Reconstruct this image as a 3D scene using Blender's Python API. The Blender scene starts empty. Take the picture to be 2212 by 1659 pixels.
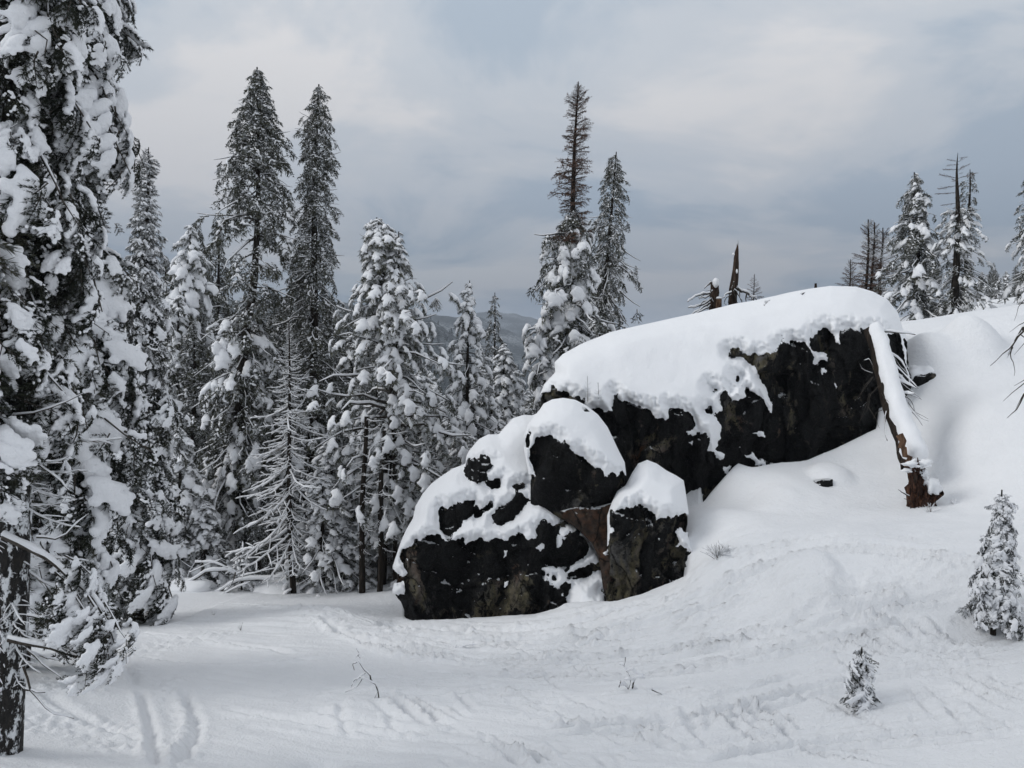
import bpy, math, random
import numpy as np
from mathutils import Vector, Matrix, Euler
import time
T_0 = time.time()
random.seed(7); RNG = np.random.default_rng(7)
scene = bpy.context.scene
COL = scene.collection

# ------------------------------------------------------------------ camera
F_PX = 1597.0           # focal length in units of a 2212-wide picture
CU, CV = 1106.0, 829.5
PITCH = math.radians(-2.5)
HAZE = 1.35e-4
cam_data = bpy.data.cameras.new('camera')
cam_data.sensor_width = 36.0
cam_data.lens = 36.0 * F_PX / 2212.0
cam_data.clip_start = 0.1
cam_data.clip_end = 30000
cam = bpy.data.objects.new('camera', cam_data)
COL.objects.link(cam)
cam.location = (0, 0, 0)
cam.rotation_euler = (math.pi / 2 + PITCH, 0, 0)
scene.camera = cam

# ------------------------------------------------------------------ world: overcast sky
SUN_EL, SUN_AZ = math.radians(34), math.radians(262)   # azimuth measured from +Y clockwise
world = bpy.data.worlds.new('World')
scene.world = world
world.use_nodes = True
wn, wl = world.node_tree.nodes, world.node_tree.links
wn.clear()
w_out = wn.new('ShaderNodeOutputWorld')
w_bg = wn.new('ShaderNodeBackground')
w_bg.inputs['Strength'].default_value = 0.1
sky_t = wn.new('ShaderNodeTexSky')
sky_t.sky_type = 'NISHITA'
sky_t.sun_disc = False
sky_t.sun_elevation = SUN_EL
sky_t.sun_rotation = SUN_AZ
w_tc = wn.new('ShaderNodeTexCoord')


def wnode(t, **kw):
    n = wn.new(t)
    for k, v in kw.items():
        if k in n.inputs.keys() if hasattr(n.inputs, 'keys') else False:
            n.inputs[k].default_value = v
        else:
            setattr(n, k, v)
    return n


def wmath(op, a, b=None, clamp=False):
    n = wn.new('ShaderNodeMath')
    n.operation = op
    n.use_clamp = clamp
    for i, x in enumerate((a, b)):
        if x is None:
            continue
        if isinstance(x, (int, float)):
            n.inputs[i].default_value = x
        else:
            wl.new(x, n.inputs[i])
    return n.outputs[0]


w_sep = wn.new('ShaderNodeSeparateXYZ')
wl.new(w_tc.outputs['Generated'], w_sep.inputs[0])
dz = wmath('MAXIMUM', w_sep.outputs['Z'], 0.0)
# clouds lie on a flat layer overhead: project the direction on to it
den = wmath('ADD', dz, 0.22)
px_ = wmath('DIVIDE', w_sep.outputs['X'], den)
py_ = wmath('DIVIDE', w_sep.outputs['Y'], den)
w_comb = wn.new('ShaderNodeCombineXYZ')
wl.new(px_, w_comb.inputs[0]); wl.new(py_, w_comb.inputs[1])
w_map = wn.new('ShaderNodeMapping')
w_map.inputs['Rotation'].default_value = (0, 0, math.radians(-24))
w_map.inputs['Location'].default_value = (3.1, 1.75, 0)
w_map.inputs['Scale'].default_value = (1.0, 1.25, 1)
wl.new(w_comb.outputs[0], w_map.inputs[0])
n1 = wnode('ShaderNodeTexNoise'); n1.inputs['Scale'].default_value = 1.05
n1.inputs['Detail'].default_value = 9; n1.inputs['Roughness'].default_value = 0.56
n1.inputs['Distortion'].default_value = 0.5
wl.new(w_map.outputs[0], n1.inputs['Vector'])
n2 = wnode('ShaderNodeTexNoise'); n2.inputs['Scale'].default_value = 0.8
n2.inputs['Detail'].default_value = 3
wl.new(w_map.outputs[0], n2.inputs['Vector'])
cr = wn.new('ShaderNodeValToRGB')
cr.color_ramp.interpolation = 'EASE'
e = cr.color_ramp.elements
# linear radiances / strength (strength 0.1): the grey of the cloud base
e[0].position = 0.385; e[0].color = (0.60, 0.69, 0.79, 1)
e[1].position = 0.605; e[1].color = (1.01, 0.99, 0.985, 1)
m = cr.color_ramp.elements.new(0.49); m.color = (0.80, 0.84, 0.89, 1)
wl.new(n1.outputs['Fac'], cr.inputs[0])
# brightness rises from the horizon to the zenith, as under any overcast
grad = wn.new('ShaderNodeValToRGB')
g = grad.color_ramp
g.elements[0].position = 0.0; g.elements[0].color = (2.65, 2.95, 3.3, 1)
g.elements[1].position = 1.0; g.elements[1].color = (8.3, 8.3, 8.4, 1)
for p_, c_ in ((0.08, (3.05, 3.3, 3.62)), (0.2, (5.0, 5.2, 5.5)), (0.36, (6.5, 6.65, 6.85)), (0.6, (7.6, 7.7, 7.85))):
    q = g.elements.new(p_); q.color = (*c_, 1)
wl.new(dz, grad.inputs[0])
mul = wn.new('ShaderNodeMix'); mul.data_type = 'RGBA'; mul.blend_type = 'MULTIPLY'
mul.inputs['Factor'].default_value = 1.0
wl.new(grad.outputs[0], mul.inputs[6]); wl.new(cr.outputs[0], mul.inputs[7])
# thin places let the blue of the clear sky through
mix = wn.new('ShaderNodeMix'); mix.data_type = 'RGBA'
thin = wn.new('ShaderNodeMapRange')
thin.inputs['From Min'].default_value = 0.52; thin.inputs['From Max'].default_value = 0.78
thin.inputs['To Min'].default_value = 0.0; thin.inputs['To Max'].default_value = 0.14
wl.new(n2.outputs['Fac'], thin.inputs[0])
wl.new(thin.outputs[0], mix.inputs['Factor'])
wl.new(mul.outputs[2], mix.inputs[6]); wl.new(sky_t.outputs[0], mix.inputs[7])
wl.new(mix.outputs[2], w_bg.inputs['Color'])
wl.new(w_bg.outputs[0], w_out.inputs[0])

# ------------------------------------------------------------------ sun behind the cloud
sun_d = bpy.data.lights.new('sun', 'SUN')
sun_d.energy = 1.25
sun_d.angle = math.radians(24)
sun_d.color = (1.0, 0.98, 0.95)
sun = bpy.data.objects.new('sun', sun_d)
COL.objects.link(sun)
sdir = Vector((math.sin(SUN_AZ) * math.cos(SUN_EL), math.cos(SUN_AZ) * math.cos(SUN_EL), math.sin(SUN_EL)))
sun.rotation_euler = sdir.to_track_quat('Z', 'Y').to_euler()
sun.location = (0, 0, 30)
scene.view_settings.view_transform = 'Standard'
scene.view_settings.look = 'None'
scene.view_settings.exposure = 0.10
scene.view_settings.gamma = 1.0
scene.view_settings.use_curve_mapping = False
scene.cycles.max_bounces = 7
scene.cycles.diffuse_bounces = 4
scene.cycles.volume_bounces = 1
scene.cycles.use_denoising = True

# ------------------------------------------------------------------ projection helpers
_cp, _sp = math.cos(PITCH), math.sin(PITCH)


def ray(u, v):
    a = (np.asarray(u, float) - CU) / F_PX
    b = -(np.asarray(v, float) - CV) / F_PX
    # camera forward = (0,cp,sp), up = (0,-sp,cp)
    return a, _cp - b * _sp, _sp + b * _cp


def at(u, v, Y):
    a, y, z = ray(u, v)
    k = np.asarray(Y, float) / y
    return np.stack(np.broadcast_arrays(a * k, np.asarray(Y, float) + 0 * a, z * k), -1)


def proj(p):
    p = np.asarray(p, float)
    fwd = p[..., 1] * _cp + p[..., 2] * _sp
    up = -p[..., 1] * _sp + p[..., 2] * _cp
    return CU + F_PX * p[..., 0] / fwd, CV - F_PX * up / fwd


# ------------------------------------------------------------------ noise
def _hash(ix, iy, iz, seed):
    h = (ix.astype(np.int64) * 374761393 + iy.astype(np.int64) * 668265263 + iz.astype(np.int64) * 1274126177 + seed * 974634777) & 0xffffffff
    h = ((h ^ (h >> 13)) * 1274126177) & 0xffffffff
    h = ((h ^ (h >> 16)) * 2246822519) & 0xffffffff
    return ((h ^ (h >> 15)) & 0xffffff) / float(0xffffff)


def vnoise(x, y, z=0.0, seed=0):
    x, y, z = np.broadcast_arrays(np.asarray(x, float), np.asarray(y, float), np.asarray(z, float))
    ix, iy, iz = np.floor(x), np.floor(y), np.floor(z)
    fx, fy, fz = x - ix, y - iy, z - iz
    fx = fx * fx * (3 - 2 * fx); fy = fy * fy * (3 - 2 * fy); fz = fz * fz * (3 - 2 * fz)
    ix = ix.astype(np.int64); iy = iy.astype(np.int64); iz = iz.astype(np.int64)
    r = 0
    for a in (0, 1):
        for b in (0, 1):
            for c in (0, 1):
                w = (fx if a else 1 - fx) * (fy if b else 1 - fy) * (fz if c else 1 - fz)
                r = r + w * _hash(ix + a, iy + b, iz + c, seed)
    return r * 2 - 1


def vnoise2(x, y, seed=0):
    x, y = np.broadcast_arrays(np.asarray(x, float), np.asarray(y, float))
    ix, iy = np.floor(x), np.floor(y)
    fx, fy = x - ix, y - iy
    fx = fx * fx * (3 - 2 * fx); fy = fy * fy * (3 - 2 * fy)
    ix = ix.astype(np.int64); iy = iy.astype(np.int64); z = np.zeros_like(ix)
    r = 0
    for a in (0, 1):
        for b in (0, 1):
            r = r + (fx if a else 1 - fx) * (fy if b else 1 - fy) * _hash(ix + a, iy + b, z, seed)
    return r * 2 - 1


def fbm2(x, y, octs=4, seed=0, gain=0.5):
    s, a, t = 0, 1.0, 0
    for o in range(octs):
        s = s + a * vnoise2(x * 2 ** o + 13.7 * o, y * 2 ** o - 7.1 * o, seed + o); t += a; a *= gain
    return s / t


def worley2(x, y, seed=0):
    ix, iy = np.floor(x).astype(np.int64), np.floor(y).astype(np.int64)
    f1 = np.full(x.shape, 9.0); f2 = np.full(x.shape, 9.0); cid = np.zeros(x.shape)
    z = np.zeros_like(ix)
    for a in (-1, 0, 1):
        for b in (-1, 0, 1):
            cx = ix + a; cy = iy + b
            px = cx + _hash(cx, cy, z, seed); py = cy + _hash(cx, cy, z + 1, seed)
            d = np.hypot(px - x, py - y)
            c = _hash(cx, cy, z + 2, seed)
            nearer = d < f1
            f2 = np.where(nearer, f1, np.minimum(f2, d))
            cid = np.where(nearer, c, cid)
            f1 = np.where(nearer, d, f1)
    return f1, f2, cid


def sstep(x, a, b):
    t = np.clip((x - a) / (b - a), 0, 1)
    return t * t * (3 - 2 * t)


# ------------------------------------------------------------------ materials
def new_mat(name):
    m = bpy.data.materials.new(name)
    m.use_nodes = True
    nt = m.node_tree
    b = nt.nodes['Principled BSDF']
    return m, nt, b


def N(nt, t, ins=None, **kw):
    n = nt.nodes.new(t)
    for k, v in kw.items():
        setattr(n, k, v)
    for k, v in (ins or {}).items():
        if isinstance(v, bpy.types.NodeSocket):
            nt.links.new(v, n.inputs[k])
        else:
            n.inputs[k].default_value = v
    return n


def ramp(nt, fac, stops, interp='LINEAR'):
    r = nt.nodes.new('ShaderNodeValToRGB')
    r.color_ramp.interpolation = interp
    els = r.color_ramp.elements
    els[0].position, els[0].color = stops[0][0], (*stops[0][1], 1)
    els[1].position, els[1].color = stops[-1][0], (*stops[-1][1], 1)
    for p, c in stops[1:-1]:
        q = els.new(p); q.color = (*c, 1)
    nt.links.new(fac, r.inputs[0])
    return r.outputs[0]


def mixc(nt, fac, a, b):
    n = nt.nodes.new('ShaderNodeMix'); n.data_type = 'RGBA'
    for i, x in ((0, fac), (6, a), (7, b)):
        if isinstance(x, bpy.types.NodeSocket):
            nt.links.new(x, n.inputs[i])
        else:
            n.inputs[i].default_value = (*x, 1) if isinstance(x, tuple) else x
    return n.outputs[2]


def bump(nt, b, height, strength, dist, prev=None):
    n = N(nt, 'ShaderNodeBump', {'Height': height, 'Strength': strength, 'Distance': dist})
    if prev:
        nt.links.new(prev, n.inputs['Normal'])
    nt.links.new(n.outputs[0], b.inputs['Normal'])
    return n.outputs[0]


def snow_material(name, grain=60.0, rough=0.006, lumps=7.0, lump=0.012, tint=(0.86, 0.872, 0.89)):
    m, nt, b = new_mat(name)
    tc = N(nt, 'ShaderNodeTexCoord')
    g = N(nt, 'ShaderNodeNewGeometry')
    n1 = N(nt, 'ShaderNodeTexNoise', {'Vector': g.outputs['Position'], 'Scale': grain, 'Detail': 3.0})
    n2 = N(nt, 'ShaderNodeTexNoise', {'Vector': g.outputs['Position'], 'Scale': lumps, 'Detail': 4.0, 'Roughness': 0.6})
    n3 = N(nt, 'ShaderNodeTexNoise', {'Vector': g.outputs['Position'], 'Scale': 1.3, 'Detail': 3.0})
    c = ramp(nt, n3.outputs['Fac'], [(0.3, tuple(x * 0.965 for x in tint)), (0.7, tint)])
    nt.links.new(c, b.inputs['Base Color'])
    b.inputs['Roughness'].default_value = 0.75
    b.inputs['Specular IOR Level'].default_value = 0.25
    p = bump(nt, b, n2.outputs['Fac'], 1.0, lump)
    bump(nt, b, n1.outputs['Fac'], 0.9, rough, p)
    return m


M_SNOW_G = None
M_SNOW_R = snow_material('snow_on_rock', grain=30.0, rough=0.008, lumps=4.0, lump=0.02)
M_SNOW_T = snow_material('snow_on_branches', grain=22.0, rough=0.012, lumps=9.0, lump=0.03, tint=(0.84, 0.85, 0.87))


def rock_material(name='dark_lichen_rock', rust=False):
    m, nt, b = new_mat(name)
    g = N(nt, 'ShaderNodeNewGeometry')
    pos = g.outputs['Position']
    mp = N(nt, 'ShaderNodeMapping', {'Vector': pos, 'Scale': (1.0, 1.0, 0.55)})
    big = N(nt, 'ShaderNodeTexNoise', {'Vector': mp.outputs[0], 'Scale': 0.55, 'Detail': 6.0, 'Roughness': 0.58, 'Distortion': 0.7})
    med = N(nt, 'ShaderNodeTexNoise', {'Vector': pos, 'Scale': 4.5, 'Detail': 7.0, 'Roughness': 0.7})
    fine = N(nt, 'ShaderNodeTexNoise', {'Vector': pos, 'Scale': 19.0, 'Detail': 5.0, 'Roughness': 0.7})
    hue = N(nt, 'ShaderNodeTexNoise', {'Vector': pos, 'Scale': 0.9, 'Detail': 2.0, 'Distortion': 0.8})
    bare = ramp(nt, hue.outputs['Fac'], [(0.38, (0.12, 0.117, 0.113)), (0.48, (0.15, 0.132, 0.078)),
                                         (0.58, (0.15, 0.13, 0.112)), (0.72, (0.20, 0.105, 0.060))])
    if rust:
        bare = ramp(nt, hue.outputs['Fac'], [(0.35, (0.11, 0.052, 0.028)), (0.5, (0.065, 0.046, 0.036)), (0.62, (0.15, 0.075, 0.042))])
    bare2 = mixc(nt, ramp(nt, med.outputs['Fac'], [(0.44, (0, 0, 0)), (0.66, (1, 1, 1))]), bare, (0.022, 0.020, 0.017))
    lichen = ramp(nt, fine.outputs['Fac'], [(0.42, (0.0030, 0.0030, 0.0034)), (0.56, (0.0075, 0.0078, 0.0080)), (0.72, (0.040, 0.042, 0.040))])
    mw = N(nt, 'ShaderNodeMath', {0: med.outputs['Fac'], 1: 0.42}, operation='MULTIPLY')
    mask0 = N(nt, 'ShaderNodeMath', {0: big.outputs['Fac'], 1: mw.outputs[0]}, operation='ADD')
    mr = N(nt, 'ShaderNodeMapRange', {'Value': mask0.outputs[0], 'From Min': .755 - .06 * rust, 'From Max': .795 - .05 * rust})
    col = mixc(nt, mr.outputs[0], lichen, bare2)
    # cracks
    mp2 = N(nt, 'ShaderNodeMapping', {'Vector': pos, 'Scale': (1.0, 1.0, 0.6), 'Rotation': (0.2, 0.5, 0.3)})
    dist = N(nt, 'ShaderNodeMix', data_type='RGBA')
    dist.inputs[0].default_value = 0.22
    nt.links.new(mp2.outputs[0], dist.inputs[6])
    nz = N(nt, 'ShaderNodeTexNoise', {'Vector': pos, 'Scale': 1.8, 'Detail': 3.0})
    nt.links.new(nz.outputs['Color'], dist.inputs[7])
    vo = N(nt, 'ShaderNodeTexVoronoi', {'Vector': dist.outputs[2], 'Scale': 1.25}, feature='DISTANCE_TO_EDGE')
    ck = N(nt, 'ShaderNodeMapRange', {'Value': vo.outputs['Distance'], 'From Min': 0.0, 'From Max': 0.03})
    col = mixc(nt, ck.outputs[0], (0.003, 0.003, 0.003), col)
    # powder caught on ledges
    nz_ = N(nt, 'ShaderNodeSeparateXYZ', {0: g.outputs['Normal']})
    lg = N(nt, 'ShaderNodeMath', {0: fine.outputs['Fac'], 1: 0.55}, operation='MULTIPLY')
    lg2 = N(nt, 'ShaderNodeMath', {0: nz_.outputs['Z'], 1: lg.outputs[0]}, operation='ADD')
    pw = N(nt, 'ShaderNodeMapRange', {'Value': lg2.outputs[0], 'From Min': 1.09, 'From Max': 1.13})
    col = mixc(nt, pw.outputs[0], col, (0.72, 0.74, 0.76))
    nt.links.new(col, b.inputs['Base Color'])
    b.inputs['Roughness'].default_value = 0.92
    b.inputs['Specular IOR Level'].default_value = 0.25
    p = bump(nt, b, ck.outputs[0], 0.7, 0.05)
    p = bump(nt, b, med.outputs['Fac'], 1.0, 0.16, p)
    bump(nt, b, fine.outputs['Fac'], 1.0, 0.05, p)
    return m


M_ROCK = rock_material()
M_RUST = rock_material('rust_brown_rock', True)


def simple_mat(name, stops, scale, rough=0.9, bumpd=0.02, stretch=(1, 1, 1), spec=0.2, detail=5.0):
    m, nt, b = new_mat(name)
    g = N(nt, 'ShaderNodeNewGeometry')
    mp = N(nt, 'ShaderNodeMapping', {'Vector': g.outputs['Position'], 'Scale': stretch})
    n = N(nt, 'ShaderNodeTexNoise', {'Vector': mp.outputs[0], 'Scale': scale, 'Detail': detail, 'Roughness': 0.65})
    nt.links.new(ramp(nt, n.outputs['Fac'], stops), b.inputs['Base Color'])
    b.inputs['Roughness'].default_value = rough
    b.inputs['Specular IOR Level'].default_value = spec
    if bumpd:
        bump(nt, b, n.outputs['Fac'], 1.0, bumpd)
    return m


def frosted(name, dark, mid, scale=7.0, frost=(0.5, 0.52, 0.54), f0=0.56, f1=0.7):
    """needles: dark to olive green, with rime caught on some of them"""
    m, nt, b = new_mat(name)
    g = N(nt, 'ShaderNodeNewGeometry')
    n = N(nt, 'ShaderNodeTexNoise', {'Vector': g.outputs['Position'], 'Scale': 1.7, 'Detail': 2.0})
    n2 = N(nt, 'ShaderNodeTexNoise', {'Vector': g.outputs['Position'], 'Scale': scale, 'Detail': 3.0, 'Roughness': 0.7})
    c = ramp(nt, n.outputs['Fac'], [(0.35, dark), (0.68, mid)])
    fr = N(nt, 'ShaderNodeMapRange', {'Value': n2.outputs['Fac'], 'From Min': f0, 'From Max': f1})
    c = mixc(nt, fr.outputs[0], c, frost)
    nt.links.new(c, b.inputs['Base Color'])
    b.inputs['Roughness'].default_value = 0.8
    b.inputs['Specular IOR Level'].default_value = 0.15
    return m


M_NEEDLE = frosted('fir_needles', (0.014, 0.017, 0.012), (0.034, 0.037, 0.025), 12.0, f0=0.58, f1=0.70)
M_NEEDLE_L = frosted('fir_needles_rimed', (0.036, 0.038, 0.026), (0.080, 0.080, 0.055), 5.0, f0=0.50, f1=0.66)
M_NEEDLE_P = frosted('pine_needles_rimed', (0.045, 0.047, 0.032), (0.105, 0.105, 0.070), 6.0, f0=0.48, f1=0.66)
M_NEEDLE_B = frosted('dying_needles', (0.075, 0.048, 0.036), (0.15, 0.085, 0.060), 5.0, f0=0.60, f1=0.80)
M_BARK = simple_mat('fir_bark', [(0.3, (0.006, 0.005, 0.004)), (0.55, (0.022, 0.017, 0.013)), (0.75, (0.06, 0.05, 0.042))], 9.0, bumpd=0.05, stretch=(1, 1, 0.25))
M_TWIG = simple_mat('bare_twigs', [(0.35, (0.03, 0.025, 0.02)), (0.7, (0.09, 0.08, 0.07))], 12.0, bumpd=0.0)
M_TWIGF = frosted('rimed_twigs', (0.10, 0.088, 0.074), (0.20, 0.18, 0.155), 6.0, f0=0.44, f1=0.62)
M_WOOD = simple_mat('broken_red_wood', [(0.36, (0.008, 0.005, 0.004)), (0.52, (0.055, 0.025, 0.015)), (0.70, (0.17, 0.085, 0.05))], 9.0, bumpd=0.15, stretch=(1.8, 1.8, 0.35))
M_WOODP = simple_mat('bare_pale_wood', [(0.35, (0.04, 0.022, 0.014)), (0.6, (0.17, 0.10, 0.06)), (0.8, (0.27, 0.19, 0.13))], 6.0, bumpd=0.03, stretch=(1.5, 1.5, 0.3))
M_LOG = simple_mat('grey_brown_log', [(0.3, (0.008, 0.006, 0.005)), (0.55, (0.028, 0.020, 0.015)), (0.75, (0.07, 0.052, 0.04))], 6.0, bumpd=0.08, stretch=(1.5, 1.5, 0.3))
M_SNAG = simple_mat('weathered_snag_wood', [(0.3, (0.010, 0.007, 0.005)), (0.55, (0.045, 0.028, 0.02)), (0.75, (0.13, 0.10, 0.08))], 6.0, bumpd=0.05, stretch=(1.5, 1.5, 0.3))


# bark with snow plastered on it (near trunk)
def plastered_bark():
    m, nt, b = new_mat('bark_plastered_with_snow')
    g = N(nt, 'ShaderNodeNewGeometry')
    mp = N(nt, 'ShaderNodeMapping', {'Vector': g.outputs['Position'], 'Scale': (1, 1, 0.45)})
    n = N(nt, 'ShaderNodeTexNoise', {'Vector': mp.outputs[0], 'Scale': 16.0, 'Detail': 4.0, 'Roughness': 0.6})
    n2 = N(nt, 'ShaderNodeTexNoise', {'Vector': mp.outputs[0], 'Scale': 9.0, 'Detail': 6.0, 'Roughness': 0.7})
    c = ramp(nt, n.outputs['Fac'], [(0.35, (0.004, 0.004, 0.004)), (0.6, (0.02, 0.017, 0.014))])
    f = N(nt, 'ShaderNodeMapRange', {'Value': n2.outputs['Fac'], 'From Min': 0.53, 'From Max': 0.57})
    c = mixc(nt, f.outputs[0], c, (0.78, 0.8, 0.82))
    nt.links.new(c, b.inputs['Base Color'])
    b.inputs['Roughness'].default_value = 0.9
    p = bump(nt, b, n.outputs['Fac'], 1.0, 0.06)
    bump(nt, b, f.outputs[0], 0.8, 0.03, p)
    return m


M_BARKS = plastered_bark()


# ------------------------------------------------------------------ mesh helpers
def mesh_from(name, V, F, mats=None, midx=None, smooth=True):
    """V (n,3); F: (m,3) / (m,4) array or a list of such arrays"""
    me = bpy.data.meshes.new(name)
    if isinstance(F, np.ndarray):
        F = [F]
    F = [f for f in F if len(f)]
    V = np.ascontiguousarray(V, dtype=np.float32)
    me.vertices.add(len(V)); me.vertices.foreach_set('co', V.ravel())
    nl = sum(f.size for f in F); npoly = sum(len(f) for f in F)
    me.loops.add(nl); me.polygons.add(npoly)
    me.loops.foreach_set('vertex_index', np.concatenate([f.ravel() for f in F]).astype(np.int32))
    tot = np.concatenate([np.full(len(f), f.shape[1]) for f in F])
    start = np.concatenate([[0], np.cumsum(tot)[:-1]]).astype(np.int32)
    me.polygons.foreach_set('loop_start', start)
    me.polygons.foreach_set('loop_total', tot.astype(np.int32))
    if midx is not None:
        me.polygons.foreach_set('material_index', np.asarray(midx, dtype=np.int32))
    if smooth is True:
        me.polygons.foreach_set('use_smooth', np.ones(npoly, dtype=bool))
    elif smooth is not False:
        me.polygons.foreach_set('use_smooth', np.asarray(smooth, dtype=bool))
    for m in (mats or []):
        me.materials.append(m)
    me.update()
    me.validate(clean_customdata=False)
    return me


def link(name, data=None, parent=None, loc=None, **props):
    o = bpy.data.objects.new(name, data)
    COL.objects.link(o)
    if parent is not None:
        o.parent = parent
    if loc is not None:
        o.location = loc
    for k, v in props.items():
        o[k] = v
    return o


def thing(name, label, cat, loc=(0, 0, 0), group=None, kind=None):
    o = link(name, None, None, tuple(float(x) for x in loc))
    o['label'] = label; o['category'] = cat
    o.empty_display_size = 0.2
    if group:
        o['group'] = group
    return o


class MB:
    """collects geometry with a material index"""
    def __init__(s):
        s.V = []; s.T = []; s.Q = []; s.tm = []; s.qm = []; s.n = 0; s.ts = []; s.qs = []

    def add(s, V, F, mi=0, smooth=True):
        V = np.asarray(V, float); F = np.asarray(F, dtype=np.int64)
        if len(F) == 0:
            return
        s.V.append(V)
        if F.shape[1] == 3:
            s.T.append(F + s.n); s.tm.append(np.full(len(F), mi)); s.ts.append(np.full(len(F), smooth))
        else:
            s.Q.append(F + s.n); s.qm.append(np.full(len(F), mi)); s.qs.append(np.full(len(F), smooth))
        s.n += len(V)

    def arrays(s):
        V = np.concatenate(s.V) if s.V else np.zeros((0, 3))
        T = np.concatenate(s.T) if s.T else np.zeros((0, 3), int)
        Q = np.concatenate(s.Q) if s.Q else np.zeros((0, 4), int)
        return V, T, Q, (np.concatenate(s.tm) if s.tm else np.zeros(0)), (np.concatenate(s.qm) if s.qm else np.zeros(0)), \
            (np.concatenate(s.ts) if s.ts else np.zeros(0, bool)), (np.concatenate(s.qs) if s.qs else np.zeros(0, bool))

    def mesh(s, name, mats, origin=(0, 0, 0)):
        V, T, Q, tm, qm, ts, qs = s.arrays()
        return mesh_from(name, V - np.asarray(origin, float), [T, Q], mats, np.concatenate([tm, qm]), np.concatenate([ts, qs]))


def tube(P, R, k=6, jitter=0.0, seed=0, cap=True):
    """tapered tube along polyline P with radii R -> V, quads"""
    P = np.asarray(P, float); R = np.asarray(R, float)
    n = len(P)
    T = np.gradient(P, axis=0)
    T /= np.linalg.norm(T, axis=1, keepdims=True) + 1e-9
    ref = np.array([0.0, 0.0, 1.0]) if abs(T[:, 2]).mean() < 0.8 else np.array([1.0, 0.0, 0.0])
    A = np.cross(T, ref); A /= np.linalg.norm(A, axis=1, keepdims=True) + 1e-9
    B = np.cross(T, A)
    th = np.arange(k) / k * 2 * np.pi
    ring = (np.cos(th)[None, :, None] * A[:, None, :] + np.sin(th)[None, :, None] * B[:, None, :])
    rr = R[:, None] * np.ones(k)[None]
    if jitter:
        i = np.arange(n)[:, None]
        rr = rr * (1 + jitter * vnoise(np.cos(th)[None] * 1.6 + 9 * seed, np.sin(th)[None] * 1.6, i * 0.55, seed) +
                   0.5 * jitter * vnoise(np.cos(th)[None] * 5 + 3 * seed, np.sin(th)[None] * 5, i * 1.3, seed + 5))
    V = (P[:, None, :] + ring * rr[..., None]).reshape(-1, 3)
    i = np.arange(n - 1)[:, None] * k; j = np.arange(k)[None]
    j2 = (j + 1) % k
    Q = np.stack([i + j, i + j2, i + k + j2, i + k + j], -1).reshape(-1, 4)
    return V, Q


def frost_line(P, R, rs, k=5):
    """the ridge of snow lying along the top of a limb"""
    P = np.asarray(P, float); R = np.asarray(R, float)
    T = np.gradient(P, axis=0); T /= np.linalg.norm(T, axis=1, keepdims=True) + 1e-9
    flat = np.sqrt(np.clip(1 - T[:, 2] ** 2, 0.03, 1))
    w = rs * flat * (0.75 + 0.5 * RNG.random(len(P)))
    w[-1] *= 0.3
    C = P.copy(); C[:, 2] += R * 0.7 + w * 0.45
    return tube(C, w, k)


_ico_cache = {}


def ico(sub=1):
    if sub in _ico_cache:
        return _ico_cache[sub]
    import bmesh
    bm = bmesh.new(); bmesh.ops.create_icosphere(bm, subdivisions=sub, radius=1.0)
    V = np.array([v.co[:] for v in bm.verts]); F = np.array([[v.index for v in f.verts] for f in bm.faces])
    bm.free(); _ico_cache[sub] = (V, F)
    return V, F


def remeshed(V, F, voxel, ratio, smooth_iter=2, disp=0.0, dscale=1.0, seed=0):
    """union of overlapping closed shells, as one smooth skin -> V, tris"""
    me = mesh_from('tmp', V, F, smooth=False)
    o = bpy.data.objects.new('tmp', me); COL.objects.link(o)
    r = o.modifiers.new('r', 'REMESH'); r.mode = 'VOXEL'; r.voxel_size = voxel
    s = o.modifiers.new('s', 'SMOOTH'); s.iterations = smooth_iter; s.factor = 0.5
    if ratio < 1:
        d = o.modifiers.new('d', 'DECIMATE'); d.ratio = ratio
    dg = bpy.context.evaluated_depsgraph_get()
    ev = o.evaluated_get(dg); m2 = ev.to_mesh()
    m2.calc_loop_triangles()
    V2 = np.empty(len(m2.vertices) * 3, np.float32); m2.vertices.foreach_get('co', V2)
    T2 = np.empty(len(m2.loop_triangles) * 3, np.int32); m2.loop_triangles.foreach_get('vertices', T2)
    ev.to_mesh_clear()
    bpy.data.objects.remove(o); bpy.data.meshes.remove(me)
    V2 = V2.reshape(-1, 3).astype(float)
    return V2, T2.reshape(-1, 3)

# ================================================================== BOULDERS
def z7(pts):
    return np.array([(1152.1 + a * 0.39684, 576.0 + b * 0.39684) for a, b in pts])


def z6(pts):
    return np.array([(822.9 + a * 0.33064, 822.9 + b * 0.33064) for a, b in pts])


def sdf_poly(U, V, poly):
    """signed distance, positive inside"""
    d2 = np.full(U.shape, 1e12); ins = np.zeros(U.shape, bool)
    n = len(poly)
    for i in range(n):
        x0, y0 = poly[i]; x1, y1 = poly[(i + 1) % n]
        ex, ey = x1 - x0, y1 - y0
        wx, wy = U - x0, V - y0
        t = np.clip((wx * ex + wy * ey) / (ex * ex + ey * ey + 1e-9), 0, 1)
        d2 = np.minimum(d2, (wx - t * ex) ** 2 + (wy - t * ey) ** 2)
        if y0 != y1:
            c = ((y0 > V) != (y1 > V)) & (U < (x1 - x0) * (V - y0) / (y1 - y0) + x0)
            ins ^= c
    d = np.sqrt(d2)
    return np.where(ins, d, -d)


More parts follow.
